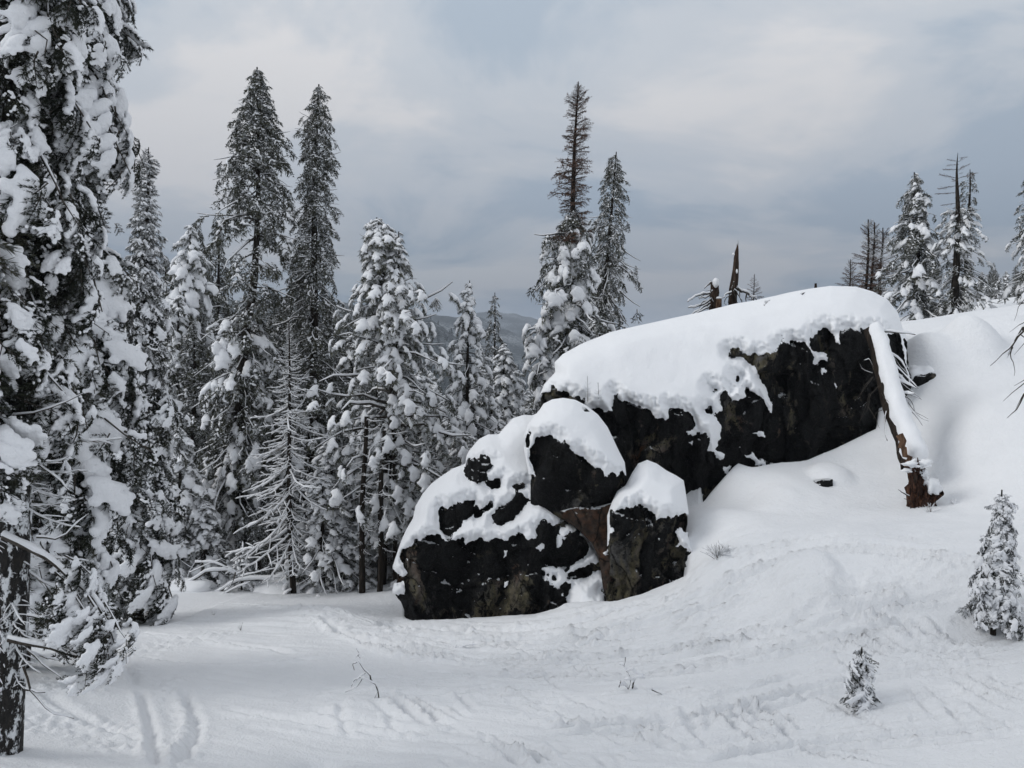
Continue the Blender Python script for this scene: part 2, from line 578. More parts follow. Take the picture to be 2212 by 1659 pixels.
def solve_depth(inside, gx, gv, h, iters=1500):
    """least-squares depth whose slopes are gx (per unit u) and gv (per unit v)"""
    wx = np.where(inside[:, 1:] & inside[:, :-1], 1.0, 0.02)
    wv = np.where(inside[1:] & inside[:-1], 1.0, 0.02)
    tx = 0.5 * (gx[:, 1:] + gx[:, :-1]) * h * (wx > 0.5)
    tv = 0.5 * (gv[1:] + gv[:-1]) * h * (wv > 0.5)
    Y = np.zeros(inside.shape)
    den = np.zeros_like(Y)
    den[:, 1:] += wx; den[:, :-1] += wx; den[1:] += wv; den[:-1] += wv
    ii, jj = np.indices(Y.shape); red = (ii + jj) % 2 == 0
    for it in range(iters):
        for m in (red, ~red):
            s = np.zeros_like(Y)
            s[:, 1:] += wx * (Y[:, :-1] + tx); s[:, :-1] += wx * (Y[:, 1:] - tx)
            s[1:] += wv * (Y[:-1] + tv); s[:-1] += wv * (Y[1:] - tv)
            new = s / den
            Y = np.where(m, Y + 1.85 * (new - Y), Y)
    return Y


def bilerp(G, u0, v0, h, U, V):
    x = np.clip((U - u0) / h, 0, G.shape[1] - 1.001); y = np.clip((V - v0) / h, 0, G.shape[0] - 1.001)
    ix, iy = x.astype(int), y.astype(int); fx, fy = x - ix, y - iy
    return (G[iy, ix] * (1 - fx) * (1 - fy) + G[iy, ix + 1] * fx * (1 - fy) + G[iy + 1, ix] * (1 - fx) * fy + G[iy + 1, ix + 1] * fx * fy)


class Boulder:
    mat = M_ROCK
    def __init__(s, outline, dark, patches, holes, anchor, tiltx=0.0, ksnow=1.15, krock=-0.08, step=2.9, seed=0,
                 thick=0.28, rag=1.0, round_w=46.0, back=3.0, facet=0.35):
        s.seed = seed
        u0, v0 = outline.min(0) - 14; u1, v1 = outline.max(0) + 14
        us = np.arange(u0, u1 + step, step); vs = np.arange(v0, v1 + step, step)
        U, V = np.meshgrid(us, vs)
        ua, va, Ya = anchor
        mpx = Ya / F_PX            # metres per unit at the anchor
        # ragged edges
        wu = U + rag * (3.2 * fbm2(U / 9, V / 9, 2, seed) + 4.0 * fbm2(U / 24, V / 24, 3, seed + 3))
        wv = V + rag * (2.6 * fbm2(U / 9 + 50, V / 9, 2, seed + 7) + 5.0 * fbm2(U / 20 + 9, V / 24, 3, seed + 9)
                        + 2.2 * vnoise2(U / 5.0, V / 40, seed + 12) + 2.8 * vnoise2(U / 4.2, V / 4.2, seed + 13))
        s_out = sdf_poly(U + 0.6 * fbm2(U / 30, V / 30, 2, seed + 1), V + 0.6 * fbm2(U / 30 + 5, V / 30, 2, seed + 2), outline)
        sd = np.full(U.shape, -1e6)
        for p in dark:
            sd = np.maximum(sd, sdf_poly(wu, wv, p))
        ss = -sd
        for p in patches:
            ss = np.maximum(ss, sdf_poly(wu, wv, p))
        for p in holes:
            ss = np.minimum(ss, -sdf_poly(wu, wv, p))
        s_snow = np.minimum(ss, s_out)
        # slopes of the underlying rock on a coarse grid
        h = 10.0
        cu = np.arange(u0, u1 + h, h); cv = np.arange(v0, v1 + h, h)
        CUg, CVg = np.meshgrid(cu, cv)
        so = bilerp(s_out, u0, v0, step, CUg, CVg)
        big_dark = np.full(CUg.shape, -1e6)
        for p in dark:
            big_dark = np.maximum(big_dark, sdf_poly(CUg, CVg, p))
        fr = sstep(big_dark, -16, 10)                       # 1 on rock faces, 0 on snow
        k = ksnow * (1 - fr) + krock * fr
        k = k + 0.25 * fbm2(CUg / 70, CVg / 70, 3, seed + 20)
        gx = tiltx * mpx + mpx * 0.35 * fbm2(CUg / 60 + 3, CVg / 90, 3, seed + 21)
        Yc = solve_depth(so > -2, gx, -k * mpx, h)
        s.u0, s.v0, s.h, s.Yc = u0, v0, h, Yc
        off = Ya - bilerp(Yc, u0, v0, h, np.array([ua]), np.array([va]))[0]
        s.Yc = Yc = Yc + off
        # outline rounds away to the back
        t = np.clip(s_out / round_w, 0, 1)
        Y = bilerp(Yc, u0, v0, h, U, V) + round_w * mpx * 0.9 * (1 - np.sqrt(np.clip(1 - (1 - t) ** 2, 0, 1)))
        # rock relief: facets, ledges, cracks, all in metres
        X = U * mpx; Z = V * mpx
        wX = X + 0.30 * fbm2(X * 1.1, Z * 1.1, 3, seed + 31); wZ = Z + 0.30 * fbm2(X * 1.1 + 7, Z * 1.1, 3, seed + 32)
        f1, f2, cid = worley2(wX * 0.62, wZ * 0.36, seed + 40)
        g1, g2, gid = worley2(wX * 1.9 + 3, wZ * 0.9, seed + 41)
        crack = np.exp(-((f2 - f1) / 0.022) ** 2); crack2 = np.exp(-((g2 - g1) / 0.03) ** 2)
        # each block breaks along its own plane
        rel = facet * 0.55 * (cid - 0.5) + 0.30 * facet * (gid - 0.5)
        # pleats: near-vertical ribs and joints running down the face
        rib = np.abs(((wX * 0.75 + 0.25 * wZ + 0.5 * fbm2(X * 0.5, Z * 0.3, 3, seed + 45)) % 1.0) - 0.5) * 2
        rel += facet * 0.5 * np.round(2.2 * fbm2(wX * 0.8, wZ * 0.8, 2, seed + 47)) / 2.2
        rel += facet * 0.55 * rib ** 1.5 + facet * 0.25 * np.abs(fbm2(X * 0.9, Z * 0.5, 3, seed + 46)) * 2
        rel += 0.07 * crack * (cid > 0.3) + 0.03 * crack2 * (gid > 0.5)
        rel += 0.20 * fbm2(X * 2.3, Z * 1.2, 5, seed + 50, 0.62) + 0.09 * fbm2(X * 7, Z * 6, 3, seed + 51, 0.6)
        edge_keep = sstep(s_out, 0, 10)
        Yr = Y + rel * edge_keep
        # snow lies on it, with a rounded lip, smooth on top
        w_lip = 0.20 / mpx
        tl = np.clip(s_snow / w_lip, 0, 1)
        lip = np.sqrt(np.clip(1 - (1 - tl) ** 2, 0, 1))
        big = sstep(s_snow, 2, 34)
        T = 0.075 + thick * big + 0.05 * fbm2(X * 0.8, Z * 0.8, 3, seed + 60)
        near = (0.035 * fbm2(X * 5, Z * 5, 3, seed + 61, 0.6) + 0.03 * fbm2(X * 15, Z * 15, 2, seed + 63)) * (1 - big) + 0.035 * fbm2(X * 1.6, Z * 1.6, 3, seed + 62) * big
        Ysm = Y + (rel * edge_keep) * (1 - sstep(s_snow, 2, 12)) * 0.35
        Ys = Ysm - (T * lip + near * tl) * sstep(s_out, -1, 8) + 0.03 * (1 - lip)
        cover = sstep(s_snow - s_out, -14, -4) * sstep(12 - s_out, 0, 8)
        s.rock = s.sheet(U, V, Yr, s_out - 5.0 * cover, step, None, back)
        s.snow = s.sheet(U, V, Ys, s_snow, step, None, None)
        s.mpx = mpx

    def depth(s, u, v):
        return bilerp(s.Yc, s.u0, s.v0, s.h, np.atleast_1d(np.asarray(u, float)), np.atleast_1d(np.asarray(v, float)))

    @staticmethod
    def sheet(U, V, Y, S, step, mask, back):
        gv, gu = np.gradient(S, step)
        gn = np.hypot(gu, gv) + 1e-6
        m = (S < 0) & (S > -1.5 * step)
        shift = np.where(m, -S, 0)
        U2 = U + shift * gu / gn; V2 = V + shift * gv / gn
        inside = S > -1.45 * step
        core = S > 0
        q = (core[:-1, :-1] | core[1:, :-1] | core[:-1, 1:] | core[1:, 1:]) & inside[:-1, :-1] & inside[1:, :-1] & inside[:-1, 1:] & inside[1:, 1:]
        idx = np.arange(U.size).reshape(U.shape)
        # y outward normal must face the camera (-Y)
        Q = np.stack([idx[:-1, :-1][q], idx[1:, :-1][q], idx[1:, 1:][q], idx[:-1, 1:][q]], -1)
        used = np.unique(Q)
        re = np.full(U.size, -1); re[used] = np.arange(len(used))
        P = at(U2.ravel()[used], V2.ravel()[used], Y.ravel()[used])
        Q = re[Q]
        if back:
            Sb = np.clip(S.ravel()[used], 0, None)
            fwd = back * np.sqrt(np.clip(1 - (1 - np.clip(Sb / 120.0, 0, 1)) ** 2, 0, 1)) * (Sb > 0)
            P2 = P + np.stack([0 * fwd, fwd, -0.15 * fwd], -1)
            n = len(P)
            Qb = Q[:, ::-1] + n
            P = np.concatenate([P, P2]); Q = np.concatenate([Q, Qb])
        return P, Q

    def build(s, name, label, group=None, extra_parts=()):
        P, Q = s.rock; Ps, Qs = s.snow
        base = np.array([P[:, 0].mean(), P[:, 1].mean(), P[:, 2].min()])
        t = thing(name, label, 'boulder', base, group)
        link('rock_face', mesh_from('rock_face', P - base, Q, [s.mat]), t)
        if len(Qs):
            link('snow_cap', mesh_from('snow_cap', Ps - base, Qs, [M_SNOW_R]), t)
        return t


BIG = Boulder(
    z7([(20, 860), (36, 760), (35, 700), (60, 640), (118, 575), (116, 520), (160, 475), (250, 425), (420, 355), (600, 315), (760, 280), (900, 250),
        (1080, 205), (1220, 180), (1350, 150), (1500, 120), (1620, 104), (1760, 110), (1850, 135), (1930, 180), (1985, 250), (2010, 330),
        (2040, 400), (2052, 520), (2062, 640), (2050, 740), (1900, 1010), (1650, 1130), (1330, 1210), (1110, 1230), (1040, 1300), (930, 1400),
        (800, 1400), (600, 1340), (400, 1230), (200, 1040), (60, 930)]),
    [z7([(10, 900), (40, 690), (90, 682), (100, 640), (115, 650), (125, 678), (180, 690), (230, 715), (268, 748), (300, 860), (100, 960)]),
     z7([(315, 780), (370, 775), (440, 803), (443, 690), (462, 722), (520, 738), (560, 757), (640, 782), (660, 822), (690, 828), (735, 818),
         (740, 765), (780, 772), (830, 792), (870, 820), (877, 870), (865, 890), (900, 905), (930, 960), (950, 1000), (990, 1008), (1003, 955),
         (1022, 930), (1012, 860), (1000, 825), (980, 803), (1030, 795), (1032, 765), (1025, 720), (1022, 690), (1060, 680), (1080, 720),
         (1110, 727), (1152, 715), (1150, 650), (1180, 680), (1220, 692), (1258, 720), (1270, 770), (1300, 797), (1302, 740), (1270, 670),
         (1230, 600), (1200, 540), (1165, 520), (1120, 482), (1075, 462), (1130, 460), (1170, 490), (1210, 478), (1280, 485), (1302, 512),
         (1322, 490), (1342, 430), (1400, 408), (1480, 415), (1510, 432), (1512, 385), (1550, 375), (1555, 345), (1600, 333), (1650, 370),
         (1640, 412), (1665, 432), (1700, 447), (1742, 447), (1740, 427), (1700, 418), (1680, 400), (1678, 348), (1730, 343), (1780, 375),
         (1800, 352), (1880, 350), (1890, 368), (1990, 362), (2000, 388), (2060, 400), (2110, 640), (2090, 760), (1920, 1060), (1650, 1180),
         (1330, 1260), (1110, 1280), (930, 1450), (800, 1450), (600, 1400), (400, 1320), (330, 960)])],
    [z7([(1500, 420), (1530, 450), (1560, 468), (1612, 490), (1600, 512), (1562, 515), (1540, 537), (1520, 522), (1530, 480), (1507, 452)]),
     z7([(1565, 548), (1597, 565), (1560, 582)]), z7([(1643, 638), (1662, 655), (1652, 664)]),
     z7([(826, 893), (870, 885), (887, 908), (850, 914)]), z7([(840, 942), (872, 948), (862, 968)]),
     z7([(990, 1010), (1022, 1000), (1045, 1025), (1042, 1052), (1000, 1042)]), z7([(1200, 905), (1250, 896), (1262, 932), (1230, 927)]),
     z7([(1148, 1010), (1180, 1020), (1195, 1003), (1212, 1040), (1240, 1048), (1262, 1045), (1266, 1078), (1205, 1080), (1192, 1050), (1160, 1032)]),
     z7([(1040, 1085), (1075, 1085), (1060, 1130), (1035, 1120)]), z7([(900, 1225), (935, 1240), (925, 1262)]),
     z7([(1990, 365), (2003, 370), (2030, 470), (2050, 560), (2040, 560), (2010, 460)])],
    [z7([(1105, 592), (1122, 597), (1117, 628), (1103, 620)]), z7([(968, 652), (1012, 672), (985, 680)]),
     z7([(925, 770), (975, 758), (978, 802), (948, 800)]), z7([(1060, 655), (1085, 665), (1070, 690)])],
    anchor=(1700, 950, 26.0), tiltx=0.12, ksnow=1.2, krock=-0.10, seed=11, thick=0.42, round_w=60, back=5.0, facet=0.75)

MID = Boulder(
    z6([(965, 820), (972, 640), (935, 450), (932, 370), (945, 330), (962, 280), (1035, 190), (1062, 148), (1120, 120), (1190, 111), (1270, 124), (1340, 160), (1420, 222),
        (1480, 300), (1522, 390), (1560, 468), (1592, 530), (1602, 600), (1602, 690), (1565, 730), (1530, 780), (1510, 860), (1420, 960),
        (1300, 980), (1150, 950)]),
    [z6([(975, 440), (1000, 408), (1005, 368), (1060, 372), (1100, 345), (1140, 377), (1170, 430), (1240, 465), (1290, 477), (1310, 502),
         (1360, 530), (1400, 562), (1430, 575), (1470, 622), (1500, 590), (1550, 612), (1560, 578), (1592, 600), (1640, 700), (1560, 830),
         (1500, 1000), (1300, 1040), (1150, 1010), (940, 880), (955, 740), (955, 655), (985, 622), (1015, 612), (980, 560), (965, 480)]),
     z6([(932, 390), (945, 345), (972, 338), (975, 375), (962, 430), (935, 430)])],
    [z6([(1460, 600), (1485, 605), (1478, 632)]), z6([(1495, 560), (1515, 570), (1505, 590)])],
    [], anchor=(1220, 1090, 21.6), tiltx=0.0, ksnow=0.95, krock=-0.05, seed=23, thick=0.34, round_w=55, back=3.0, facet=0.55)

LOWR = Boulder(
    z6([(1440, 1500), (1480, 1300), (1492, 1230), (1478, 1100), (1480, 980), (1478, 880), (1510, 790), (1545, 720), (1600, 680), (1640, 600), (1680, 540), (1740, 516),
        (1800, 538), (1860, 580), (1930, 618), (1978, 650), (1988, 700), (2002, 800), (2012, 880), (2012, 960), (2005, 1010), (2030, 1080),
        (2062, 1130), (2068, 1175), (2075, 1300), (1980, 1420), (1750, 1500), (1515, 1560)]),
    [z6([(1508, 812), (1530, 852), (1580, 842), (1600, 818), (1640, 832), (1690, 798), (1720, 832), (1770, 852), (1790, 872), (1800, 922),
         (1830, 900), (1900, 885), (1990, 873), (2040, 900), (2005, 960), (1982, 992), (1962, 950), (1925, 975), (1940, 992), (1945, 1050),
         (1925, 1087), (1980, 1083), (2000, 1120), (2050, 1123), (2100, 1175), (2100, 1350), (1900, 1600), (1400, 1620), (1450, 1350),
         (1470, 1200), (1475, 1080), (1500, 1010), (1537, 995), (1500, 930), (1498, 860)])],
    [z6([(1802, 1020), (1818, 1022), (1812, 1042)]), z6([(1690, 1262), (1700, 1262), (1698, 1276)])],
    [], anchor=(1380, 1270, 20.6), tiltx=0.15, ksnow=1.1, krock=-0.02, seed=37, thick=0.30, round_w=45, back=2.2, facet=0.5)

LEFTB = Boulder(
    z6([(110, 1700), (150, 1560), (152, 1500), (128, 1440), (80, 1405), (74, 1370), (85, 1320), (98, 1290), (80, 1250), (76, 1210), (100, 1140), (130, 1050), (165, 970), (208, 900), (224, 820),
        (270, 740), (330, 670), (400, 618), (470, 570), (552, 540), (558, 492), (580, 450), (640, 380), (700, 350), (768, 349), (800, 310),
        (860, 245), (930, 222), (992, 225), (1040, 200), (1120, 240), (1130, 500), (1100, 780), (1155, 840), (1192, 888), (1262, 930),
        (1320, 978), (1352, 1030), (1382, 1095), (1432, 1098), (1458, 1170), (1482, 1230), (1530, 1290), (1545, 1340), (1512, 1365),
        (1516, 1440), (1480, 1560), (1100, 1660), (700, 1690), (400, 1710)]),
    [z6([(138, 1100), (200, 1082), (215, 1035), (260, 1047), (300, 1010), (370, 995), (402, 1012), (415, 1052), (450, 1055), (500, 1025),
         (540, 1030), (560, 1072), (592, 1030), (660, 1030), (708, 1062), (730, 1030), (760, 1020), (830, 1045), (850, 1000), (920, 985),
         (948, 1030), (980, 1042), (1000, 1092), (1050, 1112), (1077, 1082), (1040, 1030), (1020, 970), (1090, 940), (1160, 932), (1192, 880),
         (1202, 900), (1170, 960), (1148, 1030), (1143, 1080), (1167, 1092), (1190, 1032), (1250, 1015), (1322, 1010), (1362, 1062),
         (1360, 1112), (1310, 1160), (1240, 1210), (1200, 1252), (1180, 1222), (1100, 1222), (1040, 1215), (1070, 1262), (1053, 1312),
         (1100, 1342), (1162, 1372), (1170, 1330), (1200, 1310), (1250, 1330), (1222, 1390), (1216, 1440), (1200, 1700), (100, 1760),
         (60, 1500), (60, 1375), (100, 1398), (150, 1392), (152, 1310), (100, 1315), (60, 1300), (60, 1225), (110, 1255), (140, 1282),
         (165, 1262), (150, 1215), (128, 1160)]),
     z6([(560, 520), (620, 510), (680, 508), (712, 535), (670, 580), (630, 622), (556, 600)]),
     z6([(666, 650), (712, 640), (772, 633), (770, 682), (740, 702), (698, 690)]),
     z6([(374, 840), (390, 818), (440, 832), (520, 800), (602, 760), (612, 850), (570, 890), (520, 942), (480, 980), (462, 1032), (425, 1045),
         (400, 980), (373, 920)]),
     z6([(608, 795), (650, 832), (690, 800), (722, 785), (737, 830), (670, 860), (640, 897), (608, 895)]),
     z6([(728, 880), (760, 840), (820, 800), (870, 760), (940, 750), (977, 775), (920, 840), (870, 907), (790, 937), (738, 942)]),
     z6([(1213, 1262), (1290, 1223), (1430, 1183), (1442, 1220), (1370, 1262), (1310, 1297), (1228, 1292)]),
     z6([(860, 690), (920, 683), (960, 676), (940, 692), (880, 702)])],
    [z6([(803, 1105), (827, 1098), (822, 1147), (806, 1142)]), z6([(803, 1310), (837, 1310), (830, 1342), (803, 1342)]),
     z6([(162, 1155), (182, 1160), (175, 1175)]), z6([(1165, 1390), (1190, 1390), (1195, 1420), (1172, 1418)]), z6([(235, 1362), (252, 1362), (245, 1374)])],
    [z6([(1070, 1262), (1090, 1258), (1100, 1290), (1075, 1290)]), z6([(1120, 1270), (1145, 1268), (1150, 1300), (1120, 1310)]), z6([(1430, 1355), (1460, 1350), (1465, 1372), (1440, 1370)]),
     z6([(1480, 1380), (1515, 1372), (1512, 1400), (1485, 1400)])],
    anchor=(1000, 1300, 21.4), tiltx=-0.03, ksnow=1.15, krock=-0.05, seed=51, thick=0.30, round_w=50, back=4.0, facet=0.6)

RUST = Boulder(
    z6([(1170, 850), (1300, 815), (1420, 820), (1530, 790), (1540, 900), (1520, 1080), (1570, 1200), (1540, 1420), (1460, 1400), (1420, 1150), (1380, 1060),
        (1280, 960), (1190, 900)]),
    [z6([(1100, 750), (1700, 750), (1700, 1500), (1100, 1500)])],
    [z6([(1450, 1128), (1480, 1095), (1510, 1083), (1552, 1098), (1530, 1108), (1500, 1100), (1470, 1130), (1500, 1135), (1470, 1142)])],
    [], anchor=(1290, 1160, 21.3), seed=63, thick=0.08, round_w=18, back=1.2, facet=0.35, krock=0.25, rag=0.6)

RUST.mat = M_RUST
b1 = BIG.build('boulder', 'long overhanging black boulder under a wide smooth snow cap, largest of the outcrop')
b2 = MID.build('boulder', 'round-topped black boulder with a tall dome of snow in the middle of the outcrop')
b3 = LOWR.build('boulder', 'narrow upright black boulder with pointed snow cap at the right foot of the outcrop')
b4 = LEFTB.build('boulder', 'broad black boulder with stepped ledges of snow at the left end of the outcrop')
b5 = RUST.build('boulder', 'small rust brown rock wedged between the three lower boulders')
for b_ in (b1, b2, b3, b4, b5):
    b_['group'] = 'boulders of the outcrop'


# ================================================================== GROUND
def P_(u, v, Y):
    return at(u, v, Y).reshape(-1)


ctrl = []
def C(u, v, Y, dz=0.0):
    p = P_(u, v, Y); ctrl.append((p[0], p[1], p[2] + dz))
def CW(x, y, z):
    ctrl.append((x, y, z))


# foot of the outcrop: (u, v, distance) where the snow meets the rock
FOOT = []
def foot(pts, b):
    pts = np.asarray(pts)
    L = np.r_[0, np.cumsum(np.hypot(*np.diff(pts, axis=0).T))]
    for t in np.arange(0, L[-1] + 1, 14.0):
        u = np.interp(t, L, pts[:, 0]); v = np.interp(t, L, pts[:, 1])
        FOOT.append((u, v, float(b.depth(u, v)[0]), b.behind if not (b is LOWR and u > 1478) else -.4))
LEFTB.behind, LOWR.behind, BIG.behind = 4.5, 0.9, 4.5

foot(z6([(160, 1545), (200, 1562), (500, 1552), (850, 1530), (1000, 1521), (1150, 1482), (1200, 1452), (1300, 1434), (1500, 1438)]), LEFTB)
foot(z6([(1540, 1434), (1600, 1417), (1700, 1391), (1800, 1351), (1900, 1311), (2000, 1266), (2060, 1190)]), LOWR)
foot(z7([(900, 1290), (925, 1285), (960, 1235), (1050, 1132), (1110, 1066), (1190, 1092), (1250, 1081), (1330, 1066), (1480, 1056), (1550, 1026), (1650, 986), (1820, 902), (1890, 870)]), BIG)
FOOT = np.array(FOOT)
print('foot', np.round(FOOT[::6], 1).tolist())
for u, v, Yb, _b in FOOT:
    C(u, v, Yb - 0.45)
yb = float(BIG.depth(1900, 925)[0])
CONTACT_N = len(ctrl)
C(1500, 1118, 22.0); C(1515, 1095, 23.2); C(1514, 1150, 21.2)
# open slope on the right
C(1960, 850, yb + 0.7); C(2000, 760, yb + 2.2); C(2030, 700, yb + 4.5); C(2120, 686, yb + 6.5); C(2212, 665, yb + 7.5); C(2400, 640, yb + 8)
C(2100, 760, yb + 1.2); C(2212, 780, yb + 0.5); C(2100, 900, yb - 2.6); C(2212, 900, yb - 3.5); C(2000, 950, yb - 1.8); C(2400, 900, yb - 4)
C(1900, 1050, yb - 3.2); C(2050, 1080, yb - 5); C(2212, 1100, yb - 7); C(1750, 1060, yb - 3.4); C(1600, 1100, yb - 3.6)
C(1700, 1180, 18.6); C(1900, 1180, 17.6); C(2100, 1220, 16.0); C(1530, 1200, 19.6)
C(1800, 1300, 16.2); C(2000, 1340, 15.0); C(2150, 1348, 14.4); C(2350, 1330, 13.5); C(1600, 1330, 17.0)
C(1850, 1532, 12.3); C(2100, 1520, 11.8); C(1600, 1500, 13.2); C(2212, 1659, 10.0); C(1900, 1659, 10.4); C(1600, 1659, 10.5)
C(1400, 1430, 16.0); C(1400, 1530, 13.0); C(1200, 1659, 10.5); C(1100, 1420, 17.5); C(1100, 1530, 13.3)
C(800, 1520, 13.6); C(800, 1400, 17.8); C(800, 1659, 10.5); C(500, 1659, 10.4); C(500, 1520, 13.4); C(500, 1400, 17.8)
C(290, 1340, 22.5); C(200, 1500, 13.2); C(30, 1625, 10.0); C(200, 1659, 9.8); C(0, 1659, 9.3); C(-200, 1640, 9.6); C(-200, 1450, 13.5); C(60, 1400, 17.0)
C(700, 1320, 22.5); C(500, 1300, 25.0); C(780, 1290, 26.0); C(600, 1275, 28.5); C(400, 1270, 28.0); C(200, 1275, 28); C(-100, 1300, 26)
C(790, 1255, 29.5); C(838, 1335, 22.2); C(800, 1315, 23.5); C(820, 1285, 26); C(400, 1200, 36); C(700, 1200, 38); C(0, 1200, 38)
CW(0, 8, -5.0); CW(-8, 5, -4.6); CW(8, 5, -4.2); CW(0, 0, -3.6); CW(14, 8, -3.2); CW(-16, 10, -5.6); CW(0, -20, 0.5); CW(25, -10, 2); CW(-25, -10, -1); CW(20, 18, -1.0)
CW(5, 28, -4.0); CW(9, 32, -1.2); CW(13, 33, 0.2); CW(17, 36, 1.2); CW(0, 30, -8.2); CW(-3, 33, -9.4); CW(3.5, 40, -5.5); CW(12, 45, -3)
CW(-12, 50, -13.5); CW(-30, 45, -13); CW(-30, 30, -10); CW(24, 46, 1.6); CW(30, 46, 2.3); CW(32, 60, 3); CW(60, 90, 5); CW(80, 130, 8); CW(45, 40, 4.5)
CW(0, 60, -16); CW(-40, 100, -26); CW(0, 100, -27); CW(25, 100, -9); CW(60, 200, -5); CW(0, 200, -58); CW(-90, 200, -55); CW(160, 200, 22); CW(-90, 60, -20); CW(90, 40, 12); CW(90, -30, 14)
CT = np.array(ctrl)


def tps_fit(P, z, lam):
    # distances are squashed so that far points do not dominate
    d = np.hypot(P[:, None, 0] - P[None, :, 0], P[:, None, 1] - P[None, :, 1])
    K = phi(d) + lam * np.eye(len(P))
    A = np.c_[np.ones(len(P)), P]
    M = np.block([[K, A], [A.T, np.zeros((3, 3))]])
    return np.linalg.solve(M, np.r_[z, 0, 0, 0])


def phi(d):
    return -np.sqrt(d * d + 1.0)          # multiquadric: behaves calmly between unevenly spaced points


COEF = tps_fit(CT[:, :2], CT[:, 2], 0.12)


def base_h(x, y):
    x = np.asarray(x, float); y = np.asarray(y, float)
    shp = np.broadcast(x, y).shape
    x = np.broadcast_to(x, shp).ravel(); y = np.broadcast_to(y, shp).ravel()
    out = np.empty(len(x)); B = 40000
    for i in range(0, len(x), B):
        xx, yy = x[i:i + B], y[i:i + B]
        d = np.hypot(xx[:, None] - CT[None, :, 0], yy[:, None] - CT[None, :, 1])
        out[i:i + B] = phi(d) @ COEF[:-3] + COEF[-3] + COEF[-2] * xx + COEF[-1] * yy
    return out.reshape(shp)


def far_h(x, y):
    r = np.hypot(x, y)
    valley = -20 - 150 * sstep(r, 60, 1400)
    right = 40 * sstep(x, 60, 500) * (1 - sstep(y, 200, 900))
    # ridges beyond the valley: crest profile across x, rounded front and back
    def ridge(yc, w, xs, zs, seed):
        crest = np.interp(x, xs, zs) + 170
        crest = crest * (1 + 0.10 * fbm2(x / 420, y / 420, 4, seed)) + 22 * fbm2(x / 130, y / 130, 4, seed + 1)
        return crest * np.exp(-((y - yc - 160 * fbm2(x / 700, y * 0, 3, seed + 2)) / w) ** 2)
    h = valley + np.maximum.reduce([
        ridge(1500, 420, [-3000, -900, -330, -180, -60, 60, 500, 3000], [150, 150, 98, 72, 15, -70, -165, -165], 5),
        ridge(2700, 600, [-3000, -700, -120, 0, 90, 190, 700, 3000], [170, 150, 105, 70, 30, -15, -120, -150], 6),
        ridge(4600, 800, [-5000, -900, -60, 180, 500, 1000, 5000], [230, 240, 225, 175, 130, 120, 130], 7)])
    return h + right


def ground_z(x, y):
    r = np.hypot(x, y)
    k = sstep(r, 150, 420)
    xc = np.clip(x, -260, 300); yc = np.clip(y, -120, 420)
    a = base_h(xc, yc)
    b = far_h(np.asarray(x, float), np.asarray(y, float))
    return a * (1 - k) + b * k


def on_ground(u, v, y0=5.0, y1=70.0):
    """where the line of sight at (u,v) meets the ground"""
    Y = np.arange(y0, y1, 0.25)
    p = at(np.full(len(Y), u), np.full(len(Y), v), Y)
    d = p[:, 2] - base_h(p[:, 0], p[:, 1])
    i = np.where(d < 0)[0]
    if len(i) == 0:
        return None
    i = max(i[0], 1)
    t = d[i - 1] / (d[i - 1] - d[i] + 1e-9)
    return p[i - 1] * (1 - t) + p[i] * t


def gz1(x, y):
    return float(base_h(np.array([x]), np.array([y]))[0])


def seg_dist(X, Y, pts, pad):
    """distance to a polyline and arc position, only evaluated near it"""
    pts = np.asarray(pts)[:, :2]
    D = np.full(X.shape, 1e9); S = np.zeros(X.shape); SD = np.zeros(X.shape)
    acc = 0
    for a, b in zip(pts[:-1], pts[1:]):
        L = np.hypot(*(b - a))
        if L < 1e-6:
            continue
        m = (X > min(a[0], b[0]) - pad) & (X < max(a[0], b[0]) + pad) & (Y > min(a[1], b[1]) - pad) & (Y < max(a[1], b[1]) + pad)
        x, y = X[m], Y[m]
        t = np.clip(((x - a[0]) * (b[0] - a[0]) + (y - a[1]) * (b[1] - a[1])) / L ** 2, 0, 1)
        dx, dy = x - a[0] - t * (b[0] - a[0]), y - a[1] - t * (b[1] - a[1])
        d = np.hypot(dx, dy); sd = (dx * (b[1] - a[1]) - dy * (b[0] - a[0])) / L
        cur = D[m]; k = d < cur
        cur[k] = d[k]; D[m] = cur
        s_ = S[m]; s_[k] = (acc + t * L)[k]; S[m] = s_
        q_ = SD[m]; q_[k] = sd[k]; SD[m] = q_
        acc += L
    return D, S, SD, acc


def zr(pts):
    return [(1426.4 + a * 0.40474, 987.5 + b * 0.40474) for a, b in pts]


def zb(pts):
    return [(658.3 + a * 0.3720, 1261.8 + b * 0.3720) for a, b in pts]


